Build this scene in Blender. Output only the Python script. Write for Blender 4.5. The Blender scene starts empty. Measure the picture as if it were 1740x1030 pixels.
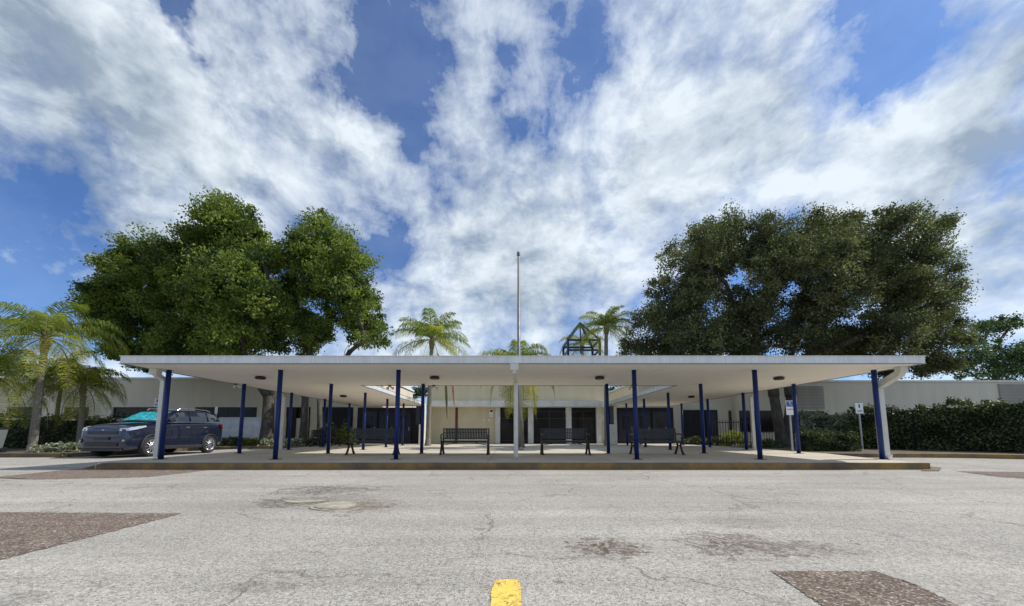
import bpy, bmesh, math, random
import numpy as np
from mathutils import Vector, Matrix
random.seed(7); RNG = np.random.default_rng(11)
scene = bpy.context.scene
COL = scene.collection
# ------------------------------------------------------------------ camera
PITCH = math.atan(61/615.0); FPX = 615.0; CX = 867.0; CY = 675.0; CAMH = 0.85
cam_d = bpy.data.cameras.new('camera'); cam = bpy.data.objects.new('camera', cam_d); COL.objects.link(cam)
cam.location = (0, 0, CAMH); cam.rotation_euler = (math.pi/2 + PITCH, 0, 0)
cam_d.sensor_fit = 'HORIZONTAL'; cam_d.sensor_width = 36.0; cam_d.lens = 36.0*FPX/1740
cam_d.shift_x = 3/1740; cam_d.shift_y = 160/1740; cam_d.clip_start = .05; cam_d.clip_end = 3000
scene.camera = cam
def pdir(px, py):
    a = (px-CX)/FPX; b = (CY-py)/FPX
    return Vector((a, math.cos(PITCH)-b*math.sin(PITCH), math.sin(PITCH)+b*math.cos(PITCH)))
def at(px, py, Y):
    d = pdir(px, py); return Vector((0, 0, CAMH)) + d*(Y/d.y)
def gnd(px, py, z=0):
    d = pdir(px, py); return Vector((0, 0, CAMH)) + d*((z-CAMH)/d.z)
# ------------------------------------------------------------------ node helpers
class NT:
    def __init__(s, nt): s.nt = nt; nt.nodes.clear()
    def n(s, typ, ins=None, **kw):
        nd = s.nt.nodes.new(typ)
        for k, v in kw.items(): setattr(nd, k, v)
        for k, v in (ins or {}).items():
            if isinstance(v, bpy.types.NodeSocket): s.nt.links.new(v, nd.inputs[k])
            elif v is not None: nd.inputs[k].default_value = v
        return nd
    def m(s, op, a, b=None, c=None, clamp=False):
        ins = {0: a}
        if b is not None: ins[1] = b
        if c is not None: ins[2] = c
        nd = s.n('ShaderNodeMath', ins, operation=op); nd.use_clamp = clamp
        return nd.outputs[0]
    def v(s, op, a, b=None):
        ins = {0: a}
        if b is not None: ins[1] = b
        nd = s.n('ShaderNodeVectorMath', ins, operation=op)
        return nd.outputs['Value'] if op in ('DOT_PRODUCT', 'LENGTH', 'DISTANCE') else nd.outputs[0]
    def mr(s, v, a, b, c=0.0, d=1.0, smooth=False):
        nd = s.n('ShaderNodeMapRange', {0: v, 1: a, 2: b, 3: c, 4: d})
        if smooth: nd.interpolation_type = 'SMOOTHSTEP'
        return nd.outputs[0]
    def mix(s, f, a, b, blend='MIX'):
        nd = s.n('ShaderNodeMix', data_type='RGBA', blend_type=blend)
        for i, v in ((0, f), (6, a), (7, b)):
            if isinstance(v, bpy.types.NodeSocket): s.nt.links.new(v, nd.inputs[i])
            else:
                nd.inputs[i].default_value = (tuple(v)+(1,))[:4] if i else v
        return nd.outputs[2]
    def noise(s, vec, scale, detail=4, rough=.5, dist=0.0, out='Fac'):
        return s.n('ShaderNodeTexNoise', {'Vector': vec, 'Scale': scale, 'Detail': detail, 'Roughness': rough, 'Distortion': dist}).outputs[out]
    def vor(s, vec, scale, feature='F1', out='Distance', rnd=1.0):
        return s.n('ShaderNodeTexVoronoi', {'Vector': vec, 'Scale': scale, 'Randomness': rnd}, feature=feature).outputs[out]
    def obj(s): return s.n('ShaderNodeTexCoord').outputs['Object']
    def out(s, bsdf):
        s.n('ShaderNodeOutputMaterial', {'Surface': bsdf})
# ------------------------------------------------------------------ world: sky and clouds
SUNV = Vector((2.3, .35, 2.5)).normalized()
EL = math.asin(SUNV.z); AZ = math.atan2(SUNV.x, SUNV.y)
world = bpy.data.worlds.new('World'); scene.world = world; world.use_nodes = True
W = NT(world.node_tree)
sky = W.n('ShaderNodeTexSky', sky_type='NISHITA'); sky.sun_disc = False
sky.sun_elevation = EL; sky.sun_rotation = AZ; sky.air_density = 1.0; sky.dust_density = .6; sky.ozone_density = 2.5
dvec = W.v('NORMALIZE', W.n('ShaderNodeTexCoord').outputs['Generated'])
sx = W.n('ShaderNodeSeparateXYZ', {0: dvec})
P = W.v('MULTIPLY', dvec, (1, 1, 1.5))
warp = W.v('SCALE', W.v('SUBTRACT', W.noise(P, 2.2, 4, .55, out='Color'), (.5, .5, .5)))
warp.node.inputs['Scale'].default_value = .16
Pw = W.v('ADD', P, warp)
n1 = W.noise(Pw, 2.7, 12, .60, 0)
n1b = W.noise(W.v('ADD', Pw, (.035, .0, .055)), 2.7, 8, .58, 0)
n2 = W.noise(Pw, 10, 8, .62, 0)
n3 = W.noise(Pw, 26, 6, .62, .15)
fib = W.noise(W.n('ShaderNodeMapping', {'Vector': Pw, 'Rotation': (0, math.radians(38), 0), 'Scale': (3.0, 1.0, .8)}).outputs[0], 3.2, 8, .62, .05)
wd = W.v('SCALE', W.v('SUBTRACT', W.noise(dvec, 3.2, 6, .62, out='Color'), (.5, .5, .5))); wd.node.inputs['Scale'].default_value = .40
dwarp = W.v('NORMALIZE', W.v('ADD', dvec, wd))
def blobs(lst):
    acc = None
    for px, py, r, w in lst:
        c = pdir(px, py).normalized(); e = pdir(px+r*.72, py-r*.72 if py > 200 else py+r*.72).normalized()
        ang = max(c.angle(e), .02)
        f = W.mr(W.v('DOT_PRODUCT', dwarp, tuple(c)), math.cos(ang*1.35), math.cos(ang*.25), 0.0, w, True)
        acc = f if acc is None else W.m('ADD', acc, f)
    return acc
dens_b = blobs([(120, 60, 260, .26), (60, 250, 190, .22), (330, 190, 130, .2), (430, 130, 70, .1), (560, 200, 60, .10), (610, 290, 80, .16), (690, 310, 55, .12),
    (1220, 170, 180, .30), (1120, 260, 150, .16), (1430, 240, 210, .30), (1660, 200, 190, .30), (1560, 330, 170, .22), (960, 30, 100, .1), (1330, 20, 60, .16),
    (860, 360, 160, .18), (1090, 430, 60, .14), (250, 400, 90, .10), (760, 500, 110, .13), (950, 470, 130, .15), (1690, 480, 120, .2), (1560, 40, 45, .12), (700, 20, 70, .08),
    (345, 55, 60, -.34), (150, 285, 60, -.30), (420, 210, 50, -.14), (60, 450, 150, -.34), (265, 275, 60, -.16), (800, 190, 170, -.20), (960, 150, 110, -.22), (680, 150, 90, -.12), (540, 250, 45, -.10), (620, 210, 40, .12), (790, 330, 70, .06), (860, 110, 60, .10), (740, 240, 60, .06), (1420, 95, 75, -.34), (1600, 95, 60, -.24), (470, 60, 50, -.10), (620, 390, 90, -.24), (600, 110, 70, -.10), (660, 60, 60, -.1), (700, 440, 50, -.08), (1520, 120, 40, -.15)])
hz = W.mr(sx.outputs[2], 0.0, .30, .10, 0.0)
dn = W.m('ADD', W.m('ADD', W.m('MULTIPLY', W.m('SUBTRACT', n1, .5), 1.7), W.m('ADD', dens_b, .5)), W.m('ADD', hz, W.m('ADD', W.m('MULTIPLY', W.m('SUBTRACT', n2, .5), .42), W.m('ADD', W.m('MULTIPLY', W.m('SUBTRACT', n3, .5), .26), W.m('MULTIPLY', W.m('SUBTRACT', fib, .5), .7)))))
cov = W.mr(dn, .33, .84, 0.0, 1.0, False)
cov = W.m('POWER', cov, .75)
grey_b = blobs([(70, 190, 220, .5), (200, 60, 150, .2), (1680, 300, 150, .55), (1700, 420, 90, .3), (850, 400, 120, .3), (1260, 230, 110, .15), (960, 480, 110, .2), (100, 330, 100, .25)])
shade = W.m('ADD', W.m('MULTIPLY', W.m('SUBTRACT', n1b, n1), 3.8), W.m('ADD', grey_b, W.mr(n2, .3, .7, .52, -.12)))
ccol = W.mix(W.m('MULTIPLY', W.m('ADD', shade, .02, clamp=True), .9, clamp=True), (7.6, 8.3, 8.8), (2.5, 3.2, 4.0))
skyc = W.mix(1.0, sky.outputs[0], (.44, .72, 1.12), 'MULTIPLY')
SKYSTR = .088
skycol = W.mix(W.m('ADD', W.m('MULTIPLY', cov, .84), .09), skyc, ccol)
bg = W.n('ShaderNodeBackground', {'Color': skycol, 'Strength': SKYSTR})
W.n('ShaderNodeOutputWorld', {'Surface': bg.outputs[0]})
# ------------------------------------------------------------------ sun, exposure
sun_d = bpy.data.lights.new('sun', 'SUN'); sun = bpy.data.objects.new('sun', sun_d); COL.objects.link(sun)
sun_d.energy = 3.4; sun_d.angle = math.radians(.55); sun_d.color = (1, .955, .88)
sun.rotation_euler = SUNV.to_track_quat('Z', 'Y').to_euler(); sun.location = (60, 10, 65)
vs = scene.view_settings; vs.view_transform = 'Standard'; vs.look = 'None'; vs.gamma = 1; vs.exposure = .42; vs.use_curve_mapping = False
scene.cycles.max_bounces = 8; scene.cycles.diffuse_bounces = 5; scene.cycles.transparent_max_bounces = 8
# ------------------------------------------------------------------ materials
def new_mat(name):
    m = bpy.data.materials.new(name); m.use_nodes = True; return m, NT(m.node_tree)
def simple(name, col, rough=.6, metal=0, var=.12, scale=3.0, bump=0.0, spec=.5, dirt=None, fine=0):
    m, t = new_mat(name); o = t.obj()
    f = t.mr(t.noise(o, scale, 5, .6), .3, .7, 1-var, 1+var)
    cc = t.v('SCALE', tuple(col)); t.nt.links.new(f, cc.node.inputs['Scale'])
    c = cc
    if dirt: c = t.mix(t.mr(t.noise(o, scale*.37+.2, 6, .7), .5, .78, 0, .7), c, dirt)
    b = t.n('ShaderNodeBsdfPrincipled', {'Base Color': c, 'Roughness': t.mr(t.noise(o, scale*2.3, 3), .3, .7, rough*.85, min(1, rough*1.15)), 'Metallic': metal, 'Specular IOR Level': spec})
    if bump:
        t.nt.links.new(t.n('ShaderNodeBump', {'Height': t.noise(o, fine or scale*12, 4, .6), 'Strength': bump, 'Distance': .01}).outputs[0], b.inputs['Normal'])
    t.out(b.outputs[0]); return m
def leafmat(name, dark, light, trans=.25, rough=.5):
    m, t = new_mat(name)
    a = t.n('ShaderNodeAttribute', attribute_name='tint').outputs['Fac']
    c = t.mix(a, dark, light)
    b = t.n('ShaderNodeBsdfPrincipled', {'Base Color': c, 'Roughness': rough, 'Specular IOR Level': .22})
    tr = t.n('ShaderNodeBsdfTranslucent', {'Color': t.mix(1.0, c, (1.25, 1.35, .6), 'MULTIPLY')})
    t.out(t.n('ShaderNodeMixShader', {0: trans, 1: b.outputs[0], 2: tr.outputs[0]}).outputs[0]); return m
M = {}
def ell(t, o, x, y, rx, ry, nz, amt=.9, a=1.0, b=.45):
    d = t.v('DIVIDE', t.v('SUBTRACT', o, (x, y, 0)), (rx, ry, 1))
    L = t.v('LENGTH', t.v('MULTIPLY', d, (1, 1, 0)))
    return t.mr(t.m('ADD', L, t.m('MULTIPLY', t.m('SUBTRACT', nz, .5), amt)), a, b, 0, 1, True)
def road_mat():
    m, t = new_mat('asphalt'); o = t.obj()
    g = t.vor(o, 150); g2 = t.vor(o, 85, out='Color'); g3 = t.noise(o, 24, 6, .78); big = t.noise(o, .35, 5, .6)
    stre = t.noise(t.n('ShaderNodeMapping', {'Vector': o, 'Scale': (.25, 2.2, 1)}).outputs[0], 1.1, 6, .65)
    sp = t.n('ShaderNodeSeparateColor', {0: g2}).outputs[0]
    c = t.mix(t.mr(g, .15, .7), (.54, .50, .435), (.265, .247, .22))
    c = t.mix(t.m('MULTIPLY', t.mr(sp, .6, .98), .55), c, (.56, .54, .49))
    c = t.mix(t.m('MULTIPLY', t.mr(sp, .26, .0), .65), c, (.12, .115, .11))
    def mul(c, f):
        k = t.v('SCALE', c); t.nt.links.new(f, k.node.inputs['Scale']); return k
    c = mul(c, t.mr(g3, .3, .7, .80, 1.17)); c = mul(c, t.mr(big, .3, .7, .84, 1.15)); c = mul(c, t.mr(stre, .3, .7, .94, 1.06))
    nz = t.noise(t.n('ShaderNodeMapping', {'Vector': o, 'Scale': (1, 2.2, 1)}).outputs[0], 3.2, 8, .75, .6); nf = t.noise(t.n('ShaderNodeMapping', {'Vector': o, 'Scale': (1, 1.9, 1)}).outputs[0], 6.5, 8, .78, .8)
    # cracks
    wv = t.v('ADD', o, t.v('SCALE', t.noise(o, 1.6, 5, .6, out='Color'))); wv.node.inputs[1].links[0].from_node.inputs['Scale'].default_value = .8
    ck = t.mr(t.vor(wv, .62, 'DISTANCE_TO_EDGE'), .0, .016, 1, 0)
    ck = t.m('MULTIPLY', ck, t.mr(t.noise(o, .5, 3), .42, .54))
    ck2 = t.m('MULTIPLY', t.mr(t.vor(wv, 2.1, 'DISTANCE_TO_EDGE'), .0, .02, 1, 0), t.mr(t.noise(o, .9, 2), .52, .60))
    c = t.mix(t.m('MULTIPLY', t.m('MAXIMUM', t.m('MULTIPLY', ck, .6), t.m('MULTIPLY', ck2, .55)), .75), c, (.07, .06, .05))
    # stains, worn hollows
    brk = t.noise(t.n('ShaderNodeMapping', {'Vector': t.v('ADD', o, t.v('SCALE', t.noise(o, 3, 4, out='Color'))), 'Scale': (1, 1.6, 1)}).outputs[0], 11, 6, .7)
    for (px, py, wx, wy, col, amt, n) in [(560, 833, 60, 4, (.09, .085, .08), 1.0, nz), (500, 853, 45, 5, (.10, .09, .08), 1.0, nz), (560, 850, 60, 6, (.13, .11, .09), .6, nf), (610, 860, 42, 6, (.15, .10, .07), .95, nf), (1035, 930, 26, 5, (.09, .06, .04), 1.0, nz), (1250, 927, 40, 6, (.11, .085, .07), .9, nz),
            (1030, 929, 45, 9, (.12, .08, .055), .95, nf), (1245, 925, 60, 12, (.13, .10, .08), .95, nf), (1375, 932, 45, 8, (.13, .10, .08), .8, nf), (1265, 888, 45, 7, (.2, .17, .15), .6, nf),
            (440, 998, 50, 5, (.18, .15, .13), .6, nf), (20, 1020, 40, 8, (.13, .12, .11), .6, nf), (930, 843, 260, 10, (.27, .25, .19), .35, nz), (1550, 1000, 200, 40, (.27, .24, .22), .3, nz)]:
        p = gnd(px, py); p2 = gnd(px, py-wy); rx = (gnd(px+wx, py)-p).x
        c = t.mix(t.m('MULTIPLY', t.m('MULTIPLY', ell(t, o, p.x, p.y, rx*1.5, max(.05, (p2.y-p.y)*1.8), n, 4.6, 1.1, .7), t.mr(brk, .44, .56, .12, 1)), amt), c, col)
    oil = None
    for k_, (sc_, th) in enumerate(((3.0, .80), (1.1, .86))):
        vc = t.n('ShaderNodeTexVoronoi', {'Vector': t.v('ADD', o, (7*k_, 3, 0)), 'Scale': sc_})
        sel = t.mr(t.n('ShaderNodeSeparateColor', {0: vc.outputs['Color']}).outputs[0], th, th+.01)
        sp_ = t.m('MULTIPLY', sel, t.mr(t.m('ADD', vc.outputs['Distance'], t.m('MULTIPLY', t.m('SUBTRACT', nf, .5), .25)), .04, .12, 1, 0))
        oil = sp_ if oil is None else t.m('MAXIMUM', oil, sp_)
    c = t.mix(t.m('MULTIPLY', oil, .55), c, (.09, .08, .075))
    trk = t.noise(t.n('ShaderNodeMapping', {'Vector': t.v('ADD', o, t.v('MULTIPLY', t.noise(o, .15, 2, out='Color'), (0, 3, 0))), 'Scale': (.03, .9, 1)}).outputs[0], 1.0, 3, .5)
    c = t.mix(t.mr(trk, .55, .62, 0, .16), c, (.2, .19, .18))
    bands = t.noise(t.n('ShaderNodeMapping', {'Vector': o, 'Scale': (.05, 1.3, 1)}).outputs[0], 1.5, 5, .6)
    c = mul(c, t.mr(bands, .3, .7, .9, 1.1))
    b = t.n('ShaderNodeBsdfPrincipled', {'Base Color': c, 'Roughness': .93, 'Specular IOR Level': .25})
    h = t.m('SUBTRACT', t.m('ADD', t.m('MULTIPLY', g, -.5), t.m('MULTIPLY', g3, 1.2)), t.m('MULTIPLY', ck, 2.0))
    t.nt.links.new(t.n('ShaderNodeBump', {'Height': h, 'Strength': .45, 'Distance': .008}).outputs[0], b.inputs['Normal'])
    t.out(b.outputs[0]); return m
M['road'] = road_mat()
def patch_mat():
    m, t = new_mat('asphalt patch'); o = t.obj()
    sp = t.n('ShaderNodeSeparateColor', {0: t.vor(o, 95, out='Color')}).outputs[0]
    c = t.mix(t.mr(sp, .2, .9), (.12, .088, .066), (.27, .215, .17))
    c = t.mix(t.m('MULTIPLY', t.mr(sp, .86, .96), .8), c, (.48, .45, .42))
    k = t.v('SCALE', c); t.nt.links.new(t.mr(t.noise(o, 6, 6, .7), .3, .7, .7, 1.25), k.node.inputs['Scale'])
    b = t.n('ShaderNodeBsdfPrincipled', {'Base Color': k, 'Roughness': .95, 'Specular IOR Level': .2})
    t.nt.links.new(t.n('ShaderNodeBump', {'Height': t.noise(o, 55, 4, .7), 'Strength': .9, 'Distance': .012}).outputs[0], b.inputs['Normal'])
    t.out(b.outputs[0]); return m
M['patch'] = patch_mat()
def paint_mat():
    m, t = new_mat('yellow road paint'); o = t.obj()
    n = t.noise(o, 22, 6, .7); w = t.noise(o, 7, 4, .7)
    c = t.mix(t.mr(n, .35, .7), (.78, .50, .06), (.86, .62, .16))
    cr = t.mr(t.vor(t.v('ADD', o, t.noise(o, 6, 3, out='Color')), 6, 'DISTANCE_TO_EDGE'), 0, .06, 1, 0)
    c = t.mix(t.m('MULTIPLY', cr, t.mr(w, .38, .5)), c, (.14, .11, .05))
    c = t.mix(t.mr(n, .62, .68), c, (.35, .32, .25))
    b = t.n('ShaderNodeBsdfPrincipled', {'Base Color': c, 'Roughness': .75}); t.out(b.outputs[0]); return m
M['paint'] = paint_mat()
def conc_mat():
    m, t = new_mat('concrete paving'); o = t.obj()
    c = t.mix(t.mr(t.noise(o, .8, 6, .65), .35, .7), (.45, .405, .335), (.58, .53, .44))
    c = t.mix(t.mr(t.noise(o, 14, 5, .7), .55, .8, 0, .4), c, (.36, .32, .27))
    s = t.n('ShaderNodeSeparateXYZ', {0: o})
    j = None
    for k, L, off in ((0, 3.06, .0), (1, 2.8, 1.2)):
        fr = t.m('ABSOLUTE', t.m('SUBTRACT', t.m('FRACT', t.m('DIVIDE', t.m('ADD', s.outputs[k], 100+off), L)), .5))
        l = t.mr(fr, .0, .006, 1, 0); j = l if j is None else t.m('MAXIMUM', j, l)
    c = t.mix(t.m('MULTIPLY', j, .75), c, (.16, .14, .12))
    b = t.n('ShaderNodeBsdfPrincipled', {'Base Color': c, 'Roughness': .85, 'Specular IOR Level': .3})
    t.nt.links.new(t.n('ShaderNodeBump', {'Height': t.noise(o, 60, 4), 'Strength': .25, 'Distance': .01}).outputs[0], b.inputs['Normal'])
    t.out(b.outputs[0]); return m
M['conc'] = conc_mat()
def curb_mat(name, worn):
    m, t = new_mat(name); o = t.obj()
    n = t.noise(o, 2.2, 7, .75); n2 = t.noise(o, .45, 4, .6)
    c = t.mix(t.mr(n, .42, .62), (.27, .17, .05), (.15, .11, .065))
    c = t.mix(t.mr(n2, worn, worn+.15), c, (.10, .075, .05))
    c = t.mix(t.mr(t.noise(o, 7, 6, .75), .58, .72), c, (.09, .075, .05))
    b = t.n('ShaderNodeBsdfPrincipled', {'Base Color': c, 'Roughness': .88}); t.out(b.outputs[0]); return m
M['curb'] = curb_mat('worn yellow kerb', .5); M['curb_r'] = curb_mat('stained kerb', .38)
M['curbtop'] = simple('kerb top concrete', (.44, .41, .35), .9, var=.25, scale=4, dirt=(.2, .17, .13))
M['soil'] = simple('planter soil', (.10, .075, .05), .95, var=.4, scale=5, bump=.6)
def ground_mat():
    m, t = new_mat('lawn'); o = t.obj()
    c = t.mix(t.noise(o, .7, 8, .7), (.045, .07, .02), (.11, .12, .05))
    b = t.n('ShaderNodeBsdfPrincipled', {'Base Color': c, 'Roughness': .95}); t.out(b.outputs[0]); return m
M['lawn'] = ground_mat()
def soffit_mat():
    m, t = new_mat('painted soffit'); o = t.obj()
    c = t.mix(t.mr(t.noise(o, .5, 5, .6), .35, .7), (.90, .865, .79), (.85, .81, .73))
    c = t.mix(t.mr(t.noise(o, 1.4, 6, .7), .62, .85, 0, .4), c, (.52, .45, .36))
    s = t.n('ShaderNodeSeparateXYZ', {0: o})
    fr = t.m('ABSOLUTE', t.m('SUBTRACT', t.m('FRACT', t.m('DIVIDE', t.m('ADD', s.outputs[0], 50.3), 1.22)), .5))
    c = t.mix(t.mr(fr, 0, .008, .35, 0), c, (.45, .41, .35))
    b = t.n('ShaderNodeBsdfPrincipled', {'Base Color': c, 'Roughness': .7}); t.out(b.outputs[0]); return m
M['soffit'] = soffit_mat()
def fascia_mat():
    m, t = new_mat('galvanised fascia'); o = t.obj()
    st = t.noise(t.n('ShaderNodeMapping', {'Vector': o, 'Scale': (2.5, 2.5, .5)}).outputs[0], 3, 5, .65)
    c = t.mix(t.mr(st, .35, .7), (.74, .74, .73), (.60, .61, .61))
    c = t.mix(t.mr(t.noise(o, 1.1, 5, .7), .60, .78, 0, .4), c, (.42, .42, .42))
    b = t.n('ShaderNodeBsdfPrincipled', {'Base Color': c, 'Roughness': .5, 'Metallic': .15}); t.out(b.outputs[0]); return m
M['fascia'] = fascia_mat()
M['seam'] = simple('fascia clip', (.80, .80, .78), .4, .1)
M['edge'] = simple('drip edge', (.24, .25, .27), .5, .3)
M['roof'] = simple('roof membrane', (.55, .55, .53), .8, dirt=(.3, .3, .28))
M['blue'] = simple('navy post paint', (.004, .017, .095), .42, var=.2, scale=5, spec=.3, dirt=(.012, .026, .085))
def postmat():
    m, t = new_mat('navy post paint chipped'); o = t.obj()
    z = t.n('ShaderNodeSeparateXYZ', {0: o}).outputs[2]; n = t.noise(o, 9, 6, .7)
    c = t.mix(t.noise(o, 3, 5, .7), (.005, .019, .115), (.009, .03, .155))
    c = t.mix(t.mr(t.m('ADD', n, t.mr(z, .15, .42, .22, 0)), .66, .72), c, (.07, .035, .02))
    c = t.mix(t.mr(t.noise(o, 16, 5, .7), .70, .74, 0, .6), c, (.10, .13, .22))
    b = t.n('ShaderNodeBsdfPrincipled', {'Base Color': c, 'Roughness': .42, 'Specular IOR Level': .3}); t.out(b.outputs[0]); return m
M['post'] = postmat(); M['towersteel'] = simple('dark tower steel', (.006, .012, .035), .45)
M['bluedoor'] = simple('navy door paint', (.005, .006, .022), .4)
M['down'] = simple('downspout paint', (.62, .61, .56), .45, var=.08, scale=4, dirt=(.42, .39, .33))
def stucco(name, a, bcol, lines=0):
    m, t = new_mat(name); o = t.obj()
    st = t.noise(t.n('ShaderNodeMapping', {'Vector': o, 'Scale': (1.4, 1.4, .18)}).outputs[0], 1.3, 6, .7)
    c = t.mix(t.mr(st, .35, .72), a, bcol)
    c = t.mix(t.mr(t.noise(o, .3, 4), .4, .7, 0, .25), c, tuple(x*.7 for x in bcol))
    if lines:
        s = t.n('ShaderNodeSeparateXYZ', {0: o})
        fr = t.m('ABSOLUTE', t.m('SUBTRACT', t.m('FRACT', t.m('DIVIDE', t.m('ADD', s.outputs[2], 50), lines)), .5))
        c = t.mix(t.mr(fr, 0, .12, .7, 0), c, (.2, .19, .17))
    b = t.n('ShaderNodeBsdfPrincipled', {'Base Color': c, 'Roughness': .88, 'Specular IOR Level': .25})
    t.nt.links.new(t.n('ShaderNodeBump', {'Height': t.noise(o, 25, 4, .6), 'Strength': .4, 'Distance': .01}).outputs[0], b.inputs['Normal'])
    t.out(b.outputs[0]); return m
M['wall'] = stucco('beige stucco', (.70, .63, .50), (.62, .555, .44))
M['wallp'] = stucco('pale stucco', (.74, .70, .57), (.65, .61, .49))
M['wallc'] = stucco('cream stucco', (.70, .63, .46), (.60, .53, .37))
M['louver'] = stucco('slatted panel', (.45, .43, .37), (.36, .34, .30), .22)
M['coping'] = simple('white coping', (.74, .73, .69), .6, dirt=(.45, .43, .4))
M['white'] = simple('white painted column', (.70, .69, .65), .55, dirt=(.45, .42, .38))
M['palewall'] = simple('weathered white wall', (.78, .79, .82), .7, var=.2, scale=2.5, dirt=(.30, .33, .40))
M['darkglass'] = simple('dark glazing', (.014, .009, .007), .12, var=.5, scale=.8, spec=.22)
M['frame'] = simple('dark bronze frame', (.04, .035, .03), .4, .3)
M['dark'] = simple('near black and recess shade', (.012, .012, .016), .8)  # near black stands in for shade in recesses and openings; also colours bin lid
M['black'] = simple('black powder coat', (.014, .014, .017), .35)
M['maroon'] = simple('maroon conduit', (.12, .03, .03), .5)
M['signw'] = simple('sign white', (.82, .82, .82), .4, var=.03)
M['signb'] = simple('sign blue', (.03, .12, .42), .4, var=.03)
M['signk'] = simple('sign ink', (.04, .04, .04), .5)
M['galv'] = simple('galvanised post', (.38, .39, .40), .45, .5)
M['pole'] = simple('flagpole aluminium', (.20, .18, .165), .5, .4)
M['bin'] = simple('grey bin plastic', (.13, .15, .15), .55)
M['ironw'] = simple('manhole concrete', (.34, .31, .24), .9, var=.35, scale=8, bump=.5)
def bark(name, a, b_, sc=(1, 1, .25)):
    m, t = new_mat(name); o = t.obj()
    n = t.noise(t.n('ShaderNodeMapping', {'Vector': o, 'Scale': sc}).outputs[0], 9, 6, .7)
    bs = t.n('ShaderNodeBsdfPrincipled', {'Base Color': t.mix(t.mr(n, .35, .68), a, b_), 'Roughness': .95})
    t.nt.links.new(t.n('ShaderNodeBump', {'Height': n, 'Strength': .9, 'Distance': .03}).outputs[0], bs.inputs['Normal'])
    t.out(bs.outputs[0]); return m
M['bark'] = bark('oak bark', (.035, .03, .024), (.115, .10, .08)); M['palmbark'] = bark('palm trunk', (.12, .11, .085), (.30, .275, .22), (1, 1, 5))
M['shaft'] = simple('palm crown shaft', (.16, .13, .05), .7, var=.3, scale=8)
M['drystalk'] = simple('dry palm stalk', (.30, .17, .11), .8, var=.3, scale=8)
M['leafA'] = leafmat('broad leaf green', (.020, .048, .012), (.24, .30, .06), .32, .6)
M['leafC'] = leafmat('oak leaf', (.032, .044, .018), (.205, .22, .105), .26, .62)
M['leafD'] = leafmat('distant tree leaf', (.03, .06, .025), (.09, .14, .05), .25)
M['palm'] = leafmat('palm frond green', (.09, .16, .04), (.50, .48, .09), .45)
M['palmy'] = leafmat('palm frond yellowing', (.09, .16, .03), (.44, .40, .06), .45)
M['hedge'] = leafmat('hedge leaf', (.018, .034, .012), (.17, .20, .08), .18)
M['varieg'] = leafmat('variegated leaf', (.07, .10, .05), (.52, .52, .40), .25)
M['hcore'] = simple('hedge twigs', (.018, .018, .012), .95, var=.4)
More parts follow.
